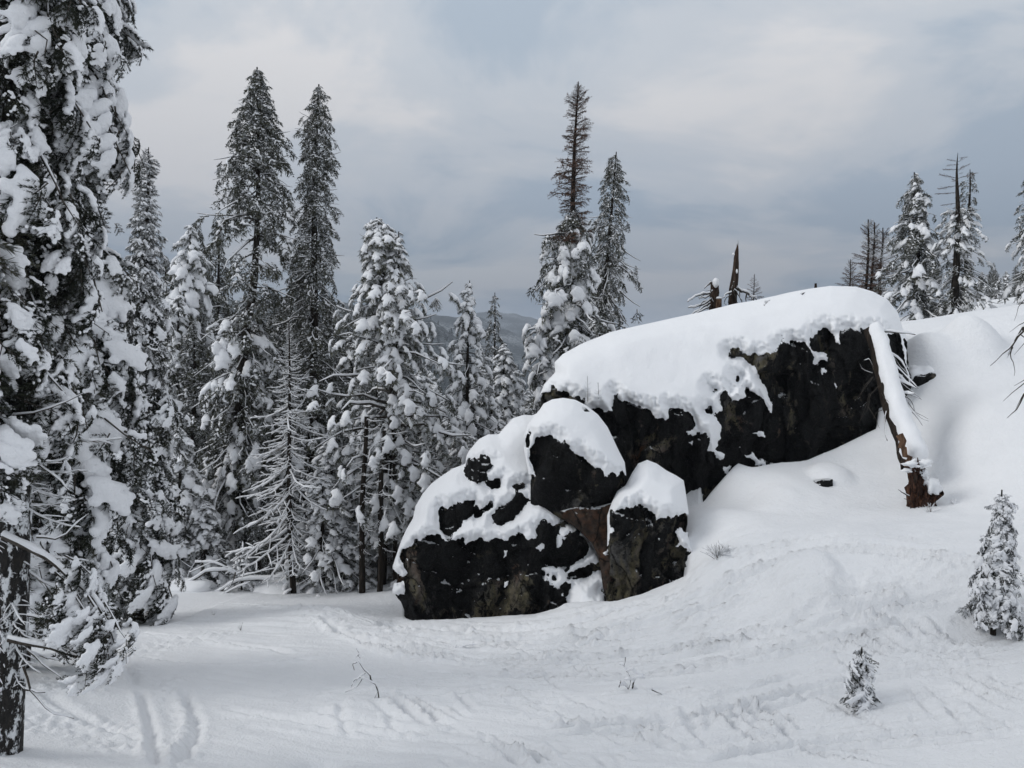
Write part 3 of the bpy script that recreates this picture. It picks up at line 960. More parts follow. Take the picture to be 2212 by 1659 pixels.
# (points, width m, depth m): grooves cut by skis and boards
GROOVES = [
    ([(2100, 1205), (1850, 1195), (1640, 1235), (1450, 1310), (1250, 1370), (1050, 1385), (880, 1370)], .10, .07),
    ([(2000, 1290), (1750, 1330), (1560, 1395), (1350, 1420), (1100, 1425), (850, 1400), (720, 1370)], .10, .07),
    ([(1980, 1340), (1700, 1400), (1480, 1450), (1200, 1465), (900, 1450)], .09, .065), ([(1620, 1270), (1480, 1330), (1330, 1370), (1180, 1372)], .11, .07),
    ([(2200, 1420), (1950, 1440), (1700, 1500), (1400, 1560), (1150, 1570)], .09, .06), ([(2212, 1560), (2000, 1590), (1750, 1600), (1500, 1640)], .08, .06),
    (zr([(0, 1040), (200, 1030), (400, 980), (600, 950), (700, 960), (850, 900), (1050, 820), (1300, 770), (1640, 680)]), .10, .07),
    (zr([(890, 955), (1000, 990), (1100, 1010), (1200, 1045), (1270, 1065)]), .09, .12),
    (zr([(1340, 820), (1400, 890), (1450, 940), (1600, 965), (1900, 930)]), .10, .09),
    (zr([(1250, 820), (1330, 900), (1420, 950)]), .22, .10),
    (zr([(110, 1300), (160, 1370), (172, 1480)]), .13, .07), (zr([(200, 1330), (192, 1480)]), .07, .05),
    (zr([(340, 1280), (400, 1310), (480, 1350), (560, 1390), (640, 1420), (700, 1480), (735, 1520)]), .09, .10),
    (zr([(270, 1340), (370, 1410), (430, 1460), (520, 1500), (620, 1535)]), .07, .07),
    (zr([(735, 1525), (800, 1580), (940, 1600), (1100, 1620), (1300, 1655)]), .07, .07),
    (zr([(1560, 1170), (1640, 1230), (1750, 1290), (1941, 1360)]), .08, .07),
    (zr([(1480, 1290), (1560, 1360), (1640, 1450)]), .07, .05), (zr([(1800, 1380), (1850, 1420), (1910, 1480)]), .06, .06),
    (zr([(1640, 1130), (1700, 1200), (1800, 1240), (1941, 1290)]), .07, .05),
    (zr([(1700, 1000), (1800, 985), (1941, 950)]), .08, .05), (zr([(1270, 1625), (1420, 1612)]), .06, .06),
    (zr([(0, 850), (150, 800), (300, 720), (420, 650)]), .09, .06), (zr([(0, 900), (180, 860), (380, 790), (560, 690)]), .08, .05),
    (zb([(100, 210), (150, 250), (250, 300), (400, 370), (600, 420), (850, 440), (980, 470)]), .12, .08),
    (zb([(530, 330), (850, 360), (1200, 370), (1330, 410)]), .10, .06),
    (zb([(1330, 410), (1500, 360), (1700, 330), (1900, 260), (2100, 190), (2212, 140)]), .11, .08),
    (zb([(1540, 470), (1640, 520), (1780, 555)]), .08, .08),
    (zb([(500, 660), (600, 750), (740, 820)]), .12, .08), (zb([(560, 650), (700, 740), (820, 800)]), .10, .06),
    (zb([(1000, 870), (1100, 920), (1250, 960), (1340, 1000), (1430, 1060)]), .12, .10),
    (zb([(1060, 920), (1200, 1000), (1300, 1068)]), .10, .06), (zb([(1340, 955), (1390, 990), (1440, 1030)]), .06, .09),
    (zb([(1860, 860), (2000, 890), (2100, 940), (2212, 960)]), .12, .08), (zb([(1670, 980), (1720, 1020), (1780, 1068)]), .08, .07),
    (zb([(0, 720), (200, 780), (400, 820), (800, 870)]), .14, .05), (zb([(1500, 640), (1700, 720), (1900, 760)]), .09, .05),
    (zb([(760, 700), (860, 760), (980, 790)]), .10, .06), (zb([(0, 640), (300, 655), (900, 640), (1500, 600)]), .10, .035),
    (zb([(900, 240), (1200, 270), (1600, 220), (2000, 80)]), .20, .05), (zb([(700, 200), (1100, 240), (1600, 180), (1900, 90)]), .16, .05),
    ([(300, 1480), (325, 1540), (340, 1659)], .10, .05), ([(395, 1480), (430, 1550), (420, 1600), (380, 1659)], .11, .055),
    ([(240, 1400), (300, 1480)], .12, .05), ([(90, 1490), (200, 1560), (330, 1600)], .14, .05),
    ([(260, 1365), (420, 1380), (640, 1420)], .14, .05), ([(300, 1420), (480, 1440), (700, 1430)], .12, .05), ([(480, 1520), (640, 1560), (820, 1580)], .12, .04),
    ([(350, 1310), (520, 1300), (720, 1325), (840, 1345)], .10, .05)]
# (points, half width m, height m): strips of churned, lumpy snow
CHURN = [
    (zr([(0, 760), (150, 640), (400, 560), (600, 500), (720, 475), (1000, 500), (1250, 545), (1600, 545), (1900, 560)]), .55, .06),
    (zr([(430, 1010), (600, 960), (850, 1000), (1050, 1060)]), .8, .06), (zr([(700, 830), (900, 780), (1060, 720), (1300, 650), (1530, 600)]), .7, .05),
    (zr([(1130, 870), (1250, 900), (1400, 960), (1600, 1000)]), .55, .07), (zr([(240, 1260), (400, 1360), (560, 1420)]), .35, .05),
    (zb([(0, 160), (250, 290), (600, 400)]), .7, .07), (zb([(500, 260), (850, 240), (1050, 330), (1330, 410)]), .55, .06),
    (zb([(1330, 430), (1700, 310), (2212, 60)]), .55, .05), (zb([(450, 620), (700, 780), (900, 850), (1100, 890)]), .35, .05),
    (zb([(1050, 590), (1250, 660), (1400, 760)]), .5, .05), (zb([(1400, 650), (1700, 740), (2000, 800)]), .4, .045),
    (zb([(2000, 820), (2100, 900), (2212, 940)]), .4, .05), (zb([(1200, 1000), (1500, 1068)]), .35, .05),
    ([(160, 1480), (230, 1420), (330, 1400), (460, 1370)], .9, .06), ([(60, 1560), (200, 1560), (330, 1620)], .8, .06), ([(360, 1470), (410, 1560), (390, 1659)], .35, .06),
    ([(280, 1350), (500, 1320), (800, 1330), (860, 1360)], .8, .035), (zr([(1400, 1100), (1600, 1180), (1941, 1270)]), .6, .04)]
# (u, v, radius m, height m, squash) soft humps and hollows
MOUNDS = [
    (1745, 1262, 1.4, .15), (1700, 1062, 1.3, .25), (1850, 1525, 1.1, .12), (795, 1515, .9, .10), (1360, 1500, .8, .08), (2150, 1345, 1.3, -.22),
    (1830, 1160, 1.4, .14), (700, 1330, 1.6, .18), (1990, 1100, .9, .12), (850, 1338, .55, -.45), (2035, 790, .9, .3), (2095, 745, 1.25, .65), (1990, 770, 1.0, .75), (2190, 700, 1.2, .4),
    (360, 1530, 1.5, -.10), (1560, 1215, .7, .12), (690, 1655, .35, -.2), (590, 1440, 2.2, .08)]


def to_ground(pts):
    out = []
    for u, v in pts:
        p = on_ground(u, v)
        if p is not None:
            out.append(p[:2])
    return np.array(out)


def smooth_path(p, n=4):
    if len(p) < 3:
        return p
    for _ in range(2):
        q = [p[0]]
        for a, b in zip(p[:-1], p[1:]):
            q += [0.75 * a + 0.25 * b, 0.25 * a + 0.75 * b]
        q.append(p[-1]); p = np.array(q)
    return p


# one sheet, finest on the open slope and coarser with distance
def geo(a, b, s0, f, smax=1e9):
    out = [a]; s = s0
    while out[-1] < b:
        out.append(out[-1] + s); s = min(s * f, smax)
    return np.array(out)


ys = [7.5]
while ys[-1] < 30: ys.append(ys[-1] * 1.0040)
while ys[-1] < 90: ys.append(ys[-1] * 1.02)
while ys[-1] < 7000: ys.append(ys[-1] * 1.06)
back_ = 7.5 - geo(.06, 900, .08, 1.30)
ys = np.concatenate([back_[::-1], ys])
a_in = np.linspace(-1, 1, 440)
t_out = geo(.0004, 1.0, .0003, 1.17); t_out = t_out / t_out[-1]
sy_ = .80 * np.clip(ys, 7.0, 5000)
inner = a_in[None] * sy_[:, None]
outer = sy_[:, None] + (5800 - sy_[:, None]) * t_out[None]
GX = np.concatenate([-outer[:, ::-1], inner, outer], 1)
GY = np.broadcast_to(ys[:, None], GX.shape).copy()
GZ = ground_z(GX, GY)
near = (GX > -10) & (GX < 27) & (GY > 6) & (GY < 48)
nx, ny = GX[near], GY[near]
dzs = np.zeros(nx.shape)
mask_open = np.ones(nx.shape)
for u, v, r, hgt in [(1742, 1268, .78, .36), (1795, 1030, .62, .30), (2105, 742, .95, .45), (1680, 1092, .8, .12)]:
    p = on_ground(u, v)
    d = np.hypot(nx - p[0] + .12 * fbm2(nx, ny, 2, 5), (ny - p[1]) / 1.35 + .12 * fbm2(nx + 7, ny, 2, 6)) / r
    dzs += hgt * np.exp(-d ** 5) * (1 - .35 * d ** 2 * (d < 1.3))
for u, v, r, hgt in MOUNDS:
    p = on_ground(u, v)
    if p is None: continue
    d = np.hypot(nx - p[0], (ny - p[1]) / 1.2) / r
    dzs += hgt * np.exp(-d ** 2 * 1.6)
rough = 0.05 * fbm2(nx * 0.45, ny * 0.45, 3, 300) + 0.016 * fbm2(nx * 2.2, ny * 1.8, 3, 301)
rough += 0.030 * np.clip(fbm2(nx * 0.5 + 9, ny * 0.5, 2, 306) + .25, 0, 1) * fbm2(nx * 6, ny * 6, 3, 305, 0.7) * (ny < 25)
# fine streaks that run across the slope
ca, sa = math.cos(-0.30), math.sin(-0.30)
sx, sy = nx * ca + ny * sa, -nx * sa + ny * ca
amp = sstep(fbm2(nx * 0.35, ny * 0.35, 2, 310), -0.35, 0.3) * (ny < 24) * sstep(-(nx - 4 - (22 - ny) * 0.9), -3.0, 1.0)
rough += amp * (0.040 * fbm2(sx * 0.55, sy * 3.4, 3, 302) + 0.022 * fbm2(sx * 0.9 + 4, sy * 8.5, 2, 303))
ca, sa = math.cos(0.5), math.sin(0.5)
sx, sy = nx * ca + ny * sa, -nx * sa + ny * ca
rough += (1 - amp) * (ny < 24) * 0.014 * fbm2(sx * 0.6, sy * 6, 2, 304)
dzs += rough
ALLG = []
rg = np.random.default_rng(4)
for pts, w, dep in GROOVES:
    p = to_ground(pts)
    if len(p) < 2: continue
    p = smooth_path(p)
    ALLG.append((p, w, dep))
    # skis come in pairs, and others followed alongside
    tg = np.gradient(p, axis=0); tg /= np.linalg.norm(tg, axis=1, keepdims=True) + 1e-9
    nr = np.stack([-tg[:, 1], tg[:, 0]], -1)
    for off, k_ in ((rg.uniform(.22, .34), .7), (-rg.uniform(.5, .9), .45), (rg.uniform(.9, 1.5), .4)):
        a_ = rg.integers(0, max(1, len(p) // 3)); b_ = len(p) - rg.integers(0, max(1, len(p) // 3))
        if w < .2 and b_ - a_ > 3 and p[:, 0].mean() > -2.5:
            ALLG.append((p[a_:b_] + nr[a_:b_] * off * np.linspace(1, rg.uniform(.5, 1.6), b_ - a_)[:, None], w * .8, dep * k_))
for p, w, dep in ALLG:
    D, S, SD, L = seg_dist(nx, ny, p, w * 6)
    w = w * .8
    m = D < w * 5.5
    d = D[m] / w; fade = sstep(S[m], 0, 0.5) * (1 - sstep(S[m], L - 0.6, L))
    lump = 0.6 + 0.8 * vnoise2(nx[m] * 6, ny[m] * 6, 320) ** 2 + 0.5 * fbm2(nx[m] * 14, ny[m] * 14, 2, 321)
    var = 0.75 + 0.5 * vnoise2(S[m] * 0.9, S[m] * 0, 322)
    side = np.where(SD[m] > 0, 1.0, 0.35)
    dzs[m] += 3.3 * fade * var * dep * (-np.exp(-(d / 0.9) ** 2) + side * 0.75 * lump * np.exp(-((d - 1.9) / 0.9) ** 2))
for pts, w, hgt in CHURN:
    p = to_ground(pts)
    if len(p) < 2: continue
    p = smooth_path(p)
    D, S, SD, L = seg_dist(nx, ny, p, w * 1.6)
    edge = 0.35 * fbm2(nx * 1.7, ny * 1.7, 2, 330)
    k = 1 - sstep(D / w + edge, 0.35, 1.1)
    m = k > 0
    x, y = nx[m], ny[m]
    f1, f2, cid = worley2(x * 5.5, y * 5.5, 331)
    blk = np.clip(0.55 - f1, 0, 1) * 1.6 * (cid > 0.35)
    g1, g2, gid = worley2(x * 11, y * 11, 332)
    blk2 = np.clip(0.5 - g1, 0, 1) * (gid > 0.4)
    dzs[m] += 1.7 * k[m] * hgt * (0.75 * blk + 0.45 * blk2 + 0.5 * fbm2(x * 3, y * 3, 3, 333, 0.6) - 0.2)
GZ[near] += dzs * sstep(ny, 6, 7) 
# ground beyond the near ridge gets hummocks
mid = ~near & (np.hypot(GX, GY) < 300)
GZ[mid] += 0.25 * fbm2(GX[mid] * 0.15, GY[mid] * 0.15, 3, 340)
# the snow is scoured down along the foot of the outcrop, so the rock stays bare to its foot line
GU, GV = proj(np.stack([GX[near], GY[near], GZ[near]], -1))
order = np.argsort(FOOT[:, 0])
fv = np.interp(GU, FOOT[order, 0], FOOT[order, 1]); fY = np.interp(GU, FOOT[order, 0], FOOT[order, 2]); fB = np.interp(GU, FOOT[order, 0], FOOT[order, 3])
under = (GU > FOOT[:, 0].min() - 2) & (GU < FOOT[:, 0].max() - 4) & (GV < fv) & (GY[near] > fY - 3.5) & (GY[near] < fY + fB) & ~((GU > 1486) & (GU < 1516))
znew = at(GU, fv + 1.0, GY[near])[..., 2]
GZ[near] = np.where(under, np.minimum(GZ[near], znew), GZ[near])
ny_, nx_ = GX.shape
I = np.arange(GX.size).reshape(GX.shape)
Q = np.stack([I[:-1, :-1], I[:-1, 1:], I[1:, 1:], I[1:, :-1]], -1).reshape(-1, 4)


def ground_material():
    m, nt, b = new_mat('snowy_ground')
    g = N(nt, 'ShaderNodeNewGeometry')
    pos = g.outputs['Position']
    n1 = N(nt, 'ShaderNodeTexNoise', {'Vector': pos, 'Scale': 22.0, 'Detail': 4.0, 'Roughness': 0.7})
    n2 = N(nt, 'ShaderNodeTexNoise', {'Vector': pos, 'Scale': 5.0, 'Detail': 5.0, 'Roughness': 0.7})
    n3 = N(nt, 'ShaderNodeTexNoise', {'Vector': pos, 'Scale': 0.9, 'Detail': 3.0})
    snow = ramp(nt, n3.outputs['Fac'], [(0.3, (0.80, 0.815, 0.835)), (0.7, (0.85, 0.862, 0.88))])
    # forest on the far slopes: dark conifers over snow
    f1 = N(nt, 'ShaderNodeTexNoise', {'Vector': pos, 'Scale': 0.11, 'Detail': 4.0, 'Roughness': 0.75})
    f2 = N(nt, 'ShaderNodeTexNoise', {'Vector': pos, 'Scale': 0.006, 'Detail': 5.0, 'Roughness': 0.6})
    s = N(nt, 'ShaderNodeMath', {0: f1.outputs['Fac'], 1: f2.outputs['Fac']}, operation='ADD')
    fm = N(nt, 'ShaderNodeMapRange', {'Value': s.outputs[0], 'From Min': 0.70, 'From Max': 1.0, 'To Min': 0.0, 'To Max': 1.0})
    forest = mixc(nt, fm.outputs[0], (0.30, 0.32, 0.34), (0.022, 0.028, 0.028))
    ln = N(nt, 'ShaderNodeVectorMath', {0: pos}, operation='LENGTH')
    far = N(nt, 'ShaderNodeMapRange', {'Value': ln.outputs['Value'], 'From Min': 160.0, 'From Max': 330.0})
    c = mixc(nt, far.outputs[0], snow, forest)
    nt.links.new(c, b.inputs['Base Color'])
    b.inputs['Roughness'].default_value = 0.75
    b.inputs['Specular IOR Level'].default_value = 0.2
    p = bump(nt, b, n2.outputs['Fac'], 1.0, 0.05)
    bump(nt, b, n1.outputs['Fac'], 1.0, 0.022, p)
    return m


M_GROUND = ground_material()
gme = mesh_from('snowy_ground', np.stack([GX, GY, GZ], -1).reshape(-1, 3), Q, [M_GROUND])
g_o = link('ground', gme)
g_o['kind'] = 'structure'
g_o['label'] = 'open snow slope crossed by ski tracks, falling to the forested valley'
print('ground', len(Q), 't', round(time.time() - T_0, 1))

# ================================================================== BRANCH TEMPLATES (unit length, along +x, z up)
def needles_on(P0, T, n, rng, ln, wd, out=0.75, down=0.35, fwd=0.7):
    """n thin triangles at points P0 pointing forwards, outwards and a little down"""
    k = len(P0)
    i = rng.integers(0, k, n)
    p = P0[i] + T[i] * (rng.random((n, 1)) - 0.5) * 0.05
    r = rng.normal(size=(n, 3)); r /= np.linalg.norm(r, axis=1, keepdims=True)
    d = T[i] * fwd + r * out + np.array([0, 0, -down])
    d /= np.linalg.norm(d, axis=1, keepdims=True)
    s = np.cross(d, rng.normal(size=(n, 3))); s /= np.linalg.norm(s, axis=1, keepdims=True)
    L = ln * (0.6 + 0.8 * rng.random((n, 1)))
    w = wd * (0.7 + 0.6 * rng.random((n, 1)))
    V = np.stack([p - s * w * 0.5, p + s * w * 0.5, p + d * L], 1).reshape(-1, 3)
    F = np.arange(3 * n).reshape(-1, 3)
    return V, F


def branch_template(kind, seed, lod):
    """kind: heavy, light, pine, bare, brown.  returns (solid V,T,matidx), (snow V,T); materials 0 wood, 1 needles"""
    rng = np.random.default_rng(seed * 101 + hash(kind) % 1 + {'heavy': 1, 'light': 2, 'pine': 3, 'bare': 4, 'brown': 5, 'drape': 6, 'dark': 7}[kind] * 1000)
    prm = dict(heavy=dict(n=13, W=.42, droop=.18, up=.06, sr=.050, nd=1.15, tz=-.30),
               drape=dict(n=14, W=.36, droop=.32, up=.10, sr=.054, nd=1.2, tz=-.55),
               light=dict(n=16, W=.36, droop=.16, up=.05, sr=.032, nd=1.3, tz=-.42),
               dark=dict(n=17, W=.36, droop=.26, up=.06, sr=.030, nd=1.45, tz=-.60),
               pine=dict(n=11, W=.42, droop=.05, up=.12, sr=.04, nd=1.0, tz=-.02),
               bare=dict(n=8, W=.22, droop=-.28, up=-.30, sr=.012, nd=0, tz=-.06),
               brown=dict(n=12, W=.34, droop=.08, up=.12, sr=0, nd=.95, tz=-.12))[kind]
    fine = lod == 'hi'
    if fine:
        prm.update(dict(heavy=dict(n=10, W=.46, tz=-.75, sr=.052), drape=dict(n=10, W=.42, tz=-1.05, sr=.054, droop=.34),
                        dark=dict(n=15, W=.40, tz=-1.0, sr=.026, nd=1.35), light=dict(n=13, W=.40, tz=-.8, sr=.034)).get(kind, {}))
    s = np.linspace(0, 1, 8)
    wob = 0.03 * np.cumsum(rng.normal(size=8)) * s
    limb = np.stack([s * (1 - 0.06 * s), wob, prm['up'] * s - prm['droop'] * s ** 2 + 0.012 * rng.normal(size=8) * s], -1)
    mb = MB()
    V, Qd = tube(limb, np.interp(s, [0, 1], [.018, .003]) * (0.8 if kind == 'bare' else 1), 4 if not fine else 5)
    mb.add(V, np.concatenate([Qd[:, [0, 1, 2]], Qd[:, [0, 2, 3]]]), 0)
    twigs = []
    for i in range(prm['n']):
        si = 0.13 + 0.84 * (i + 0.5 * rng.random()) / prm['n']
        side = 1 if i % 2 else -1
        shape = math.sin(math.pi * min(1, 0.22 + 0.78 * si)) ** 0.7 if kind != 'bare' else (1 - si) ** 0.5
        l = prm['W'] * (0.25 + 0.85 * shape) * (0.75 + 0.5 * rng.random())
        l = min(l, prm['W'] * 1.15)
        p0 = np.array([np.interp(si, s, limb[:, k]) for k in range(3)])
        a = math.radians(rng.uniform(38, 62))
        q = np.linspace(0, 1, 5)
        tz = prm['tz'] * rng.uniform(0.5, 1.5)
        d = np.stack([q * l * math.cos(a) * (1 + 0.15 * q), side * q * l * math.sin(a) * (1 - 0.12 * q), l * (tz * q ** 1.5)], -1)
        tw = p0 + d + 0.02 * rng.normal(size=(1, 3)) * q[:, None]
        twigs.append(tw)
        tq = tw if fine else tw[[0, 2, 4]]
        V, Qd = tube(tq, np.linspace(.006, .0018, len(tq)), 3)
        mb.add(V, np.concatenate([Qd[:, [0, 1, 2]], Qd[:, [0, 2, 3]]]), 0)
        if kind == 'bare' or fine:
            for k in range(2 if not fine else 3):
                j = 1 + k % 3
                sub = np.array([tw[j], tw[j] + np.array([l * .22, side * (1 if k % 2 else -0.3) * l * .22, l * tz * 0.5])])
                V, Qd = tube(sub, [.003, .0012], 3)
                mb.add(V, np.concatenate([Qd[:, [0, 1, 2]], Qd[:, [0, 2, 3]]]), 0)
                if fine: twigs.append(np.linspace(sub[0], sub[1], 5))
    # needles
    if prm['nd'] > 0:
        if kind == 'pine':
            for tw in twigs + [limb[3:]]:
                ends = [tw[-1]] + ([tw[2] + np.array([0, 0, .01])] if rng.random() < .6 else [])
                for e_ in ends:
                    n = 44 if fine else 22
                    T = np.tile((tw[-1] - tw[0]) / (np.linalg.norm(tw[-1] - tw[0]) + 1e-9), (1, 1))
                    V, F = needles_on(e_[None], T, n, rng, .135, .012 if fine else .021, out=1.0, down=.75, fwd=.4)
                    mb.add(V, F, 1, False)
        else:
            pts = []; tan = []
            for tw in twigs + [limb[2:]]:
                t = np.gradient(tw, axis=0); t /= np.linalg.norm(t, axis=1, keepdims=True) + 1e-9
                for a_, b_, c_ in zip(tw[:-1], tw[1:], t):
                    for f in (0.15, 0.5, 0.85):
                        pts.append(a_ * (1 - f) + b_ * f); tan.append(c_)
            pts = np.array(pts); tan = np.array(tan)
            n = int(prm['nd'] * (2300 if fine else 235))
            ln, wd = (.046, .0098) if fine else (.11, .030)
            if kind == 'brown': ln, wd = .07, .016
            V, F = needles_on(pts, tan, n, rng, ln, wd, out=.62, down=.42 if kind != 'brown' else .05, fwd=.55)
            mb.add(V, F, 1, False)
    Vs, Ts, Qs, tm, qm, ts, qs = mb.arrays()
    # snow
    snow = None
    if kind == 'bare':
        sb = MB()
        for tw, r in [(limb, .012)] + [(t_, .008) for t_ in twigs]:
            r *= 1.15
            V, Qd = frost_line(tw, np.full(len(tw), .006), r, 4)
            sb.add(V, np.concatenate([Qd[:, [0, 1, 2]], Qd[:, [0, 2, 3]]]), 0)
        a_ = sb.arrays(); snow = (a_[0], a_[1])
    elif prm['sr'] > 0:
        IV, IF = ico(1)
        Vl, Fl = [], []; n0 = 0

        def blob(c, rx, rz, dirv):
            nonlocal n0
            v = IV * np.array([rx, rx * .8, rz])
            ang = math.atan2(dirv[1], dirv[0]); ca, sa = math.cos(ang), math.sin(ang)
            v = np.stack([v[:, 0] * ca - v[:, 1] * sa, v[:, 0] * sa + v[:, 1] * ca, v[:, 2]], -1)
            Vl.append(v + c); Fl.append(IF + n0); n0 += len(IV)
        main = [t_ for t_ in twigs if len(t_) == 5]
        for ti, tw in enumerate([limb[1:]] + main):
            L = np.linalg.norm(tw[-1] - tw[0])
            if kind in ('light', 'dark') and rng.random() < (.3 if kind == 'light' else .5): continue
            k = max(2, int(L / (prm['sr'] * 0.62)))
            for q in range(k):
                f = (q + rng.random() * .5) / k
                if kind in ('light', 'dark') and rng.random() < .3: continue
                if kind in ('heavy', 'drape') and rng.random() < .10: continue
                if kind == 'pine' and f < .7 and rng.random() < .6: continue
                x = f * (len(tw) - 1); a0 = int(min(x, len(tw) - 2)); fr_ = x - a0
                p = tw[a0] * (1 - fr_) + tw[a0 + 1] * fr_; dv = tw[a0 + 1] - tw[a0]
                r = prm['sr'] * rng.uniform(.7, 1.3) * (1.0 - .35 * f if ti else 1.1 - .3 * f)
                if kind == 'pine' and f > .6: r *= 1.55
                blob(p + np.array([0, 0, r * .42 + .004]), r * 1.15, r * (.80 if fine else .66), dv)
        Vb, Fb = np.concatenate(Vl), np.concatenate(Fl)
        vox = dict(heavy=.018, drape=.018, light=.014, dark=.014, pine=.018)[kind] * (1.0 if fine else 1.35)
        V2, T2 = remeshed(Vb, Fb, vox, (.45 if fine else .10 if kind != 'light' else .14), smooth_iter=2)
        # sagging, lumpy underside and combed edge
        nrm = 0.35 * vox * fbm2(V2[:, 0] * 40, V2[:, 1] * 40, 2, seed)
        V2[:, 2] += nrm * 2
        snow = (V2, T2)
    return (Vs, Ts, tm), snow


def xform(V, p, az, ph, ln, roll, sy=1.0):
    cr_, sr_ = math.cos(roll), math.sin(roll)
    x, y, z = V[:, 0] * ln, V[:, 1] * ln * sy, V[:, 2] * ln * sy
    y, z = y * cr_ - z * sr_, y * sr_ + z * cr_
    cp, sp = math.cos(ph), math.sin(ph)
    x, z = x * cp - z * sp, x * sp + z * cp
    ca, sa = math.cos(az), math.sin(az)
    return np.stack([x * ca - y * sa, x * sa + y * ca, z], -1) + p


def mop_template(kind, seed, hi=False):
    """one hanging spray of foliage with the snow that lies on it; unit length, along +x, drooping"""
    rng = np.random.default_rng(seed * 37 + {'mops': 1, 'mopl': 2, 'mopp': 3}[kind] * 500)
    ntw = 9 if hi else 7
    q = np.linspace(0, 1, 6)
    sp = np.stack([q * .85, .05 * np.cumsum(rng.normal(size=6)) * q, .16 * q - .62 * q ** 2], -1)
    mb = MB(); tw = [sp]
    V, Qd = tube(sp[[0, 2, 5]], [.03, .02, .008], 3)
    mb.add(V, np.concatenate([Qd[:, [0, 1, 2]], Qd[:, [0, 2, 3]]]), 0)
    for i in range(ntw):
        si = .08 + .8 * (i + rng.random() * .6) / ntw
        p0 = np.array([np.interp(si, q, sp[:, k]) for k in range(3)])
        l = .5 * (1 - .4 * si) * rng.uniform(.7, 1.2); a = math.radians(rng.uniform(40, 75)); sd = 1 if i % 2 else -1
        tw.append(p0 + np.stack([q * l * math.cos(a), sd * q * l * math.sin(a), .06 * q - l * .8 * q ** 1.8], -1))
    P = np.concatenate([t_[1:] for t_ in tw]); T = np.concatenate([np.gradient(t_, axis=0)[1:] for t_ in tw])
    T /= np.linalg.norm(T, axis=1, keepdims=True) + 1e-9
    if hi:
        V, F = needles_on(P, T, 620, rng, .125, .021, out=.65, down=.40, fwd=.5)
    elif kind == 'mopp':
        V, F = needles_on(P, T, 105, rng, .30, .054, out=.75, down=.65, fwd=.45)
    else:
        V, F = needles_on(P, T, 108, rng, .20, .062, out=.70, down=.40, fwd=.5)
    mb.add(V, F, 1, False)
    Vs, Ts, Qs, tm, qm, ts, qs = mb.arrays()
    IV, IF = ico(1); Vl = []; Fl = []; n0 = 0
    for ti, t_ in enumerate(tw):
        if kind == 'mopl' and rng.random() < .42: continue
        L = np.linalg.norm(t_[-1] - t_[0]); k = max(2, int(L / .12))
        for j in range(k):
            f = (j + rng.random() * .6) / k
            if f > .85 and kind != 'mopp': continue
            if kind == 'mopl' and rng.random() < .3: continue
            x = f * 5; a0 = int(min(x, 4)); p = t_[a0] * (1 - x + a0) + t_[a0 + 1] * (x - a0)
            r = {'mops': .15, 'mopl': .075, 'mopp': .13}[kind] * rng.uniform(.7, 1.25) * (1 - .35 * f)
            Vl.append(IV * np.array([r * 1.15, r, r * .75]) + p + np.array([0, 0, r * .5])); Fl.append(IF + n0); n0 += len(IV)
    V2, T2 = remeshed(np.concatenate(Vl), np.concatenate(Fl), (.05 if kind != 'mopl' else .036) * (.62 if hi else 1), {'mops': .078, 'mopl': .12, 'mopp': .082}[kind] * (2.3 if hi else 1), 1 + hi)
    return (Vs, Ts, tm), (V2, T2)


def clumped(pl, rng, per=3, size=(.30, .22), kinds=('mops',), spread=.5, fmin=.35, hang=-28, limbs=True):
    """turn radial branches into limbs that carry several hanging sprays each"""
    out = []
    for p, az, ph, ln, kd, roll in pl:
        d = np.array([math.cos(az) * math.cos(ph), math.sin(az) * math.cos(ph), math.sin(ph)])
        side = np.array([-math.sin(az), math.cos(az), 0])
        k = max(1, int(round(per * min(1, .35 + ln * .45) + rng.uniform(-.4, .4))))
        s = min(size[0] + size[1] * min(ln, 2.4) / 2, .13 + .60 * ln)
        if limbs and ln > .7:
            out.append((p, az, ph, ln * .9, 'limb', 0.0))
        for i in range(k):
            f = 1 - (1 - fmin) * (i / max(1, k - 1)) if k > 1 else .8
            f += rng.uniform(-.08, .04)
            off = side * rng.uniform(-1, 1) * spread * s * (1.5 - f) * 1.3
            sc = s * rng.uniform(.7, 1.25)
            q = p + d * max(0, (ln - sc * .7) * f) + off + np.array([0, 0, -.10 * ln * f * f + rng.uniform(-.1, .1) * s])
            kk = kd if kd in ('mops', 'mopl', 'mopp') else kinds[rng.integers(len(kinds))]
            out.append((q, az + rng.uniform(-.9, .9) + math.copysign(.3, off @ side), math.radians(np.clip(math.degrees(ph) * .4 + hang + rng.uniform(-22, 22), -80, 40)), sc, kk, rng.uniform(-.4, .4)))
    return out


t1_ = time.time()
KINDS_ = {}
for kind in ('mops', 'mopl', 'mopp'):
    KINDS_[(kind, 'mid')] = [mop_template(kind, i) for i in range(5)]
_t = lambda Q_: np.concatenate([Q_[:, [0, 1, 2]], Q_[:, [0, 2, 3]]])
_lt = []
for _i in range(5):
    _r = np.random.default_rng(60 + _i); _q = np.linspace(0, 1, 6)
    _P = np.stack([_q, .05 * np.cumsum(_r.normal(size=6)) * _q, .10 * _q - _r.uniform(.05, .25) * _q ** 2 + .03 * _r.normal(size=6) * _q], -1)
    _R = np.interp(_q, [0, 1], [.019, .004])
    _V, _Q = tube(_P, _R, 4); _Vs, _Qs = frost_line(_P[1:], _R[1:], .013, 4)
    _lt.append(((_V, _t(_Q), np.zeros(len(_Q) * 2)), (_Vs, _t(_Qs))))
KINDS_[('limb', 'mid')] = _lt
for kind, nv in (('heavy', 3), ('drape', 2), ('light', 3), ('bare', 3), ('brown', 3)):
    KINDS_[(kind, 'mid')] = [branch_template(kind, i, 'mid') for i in range(nv)]
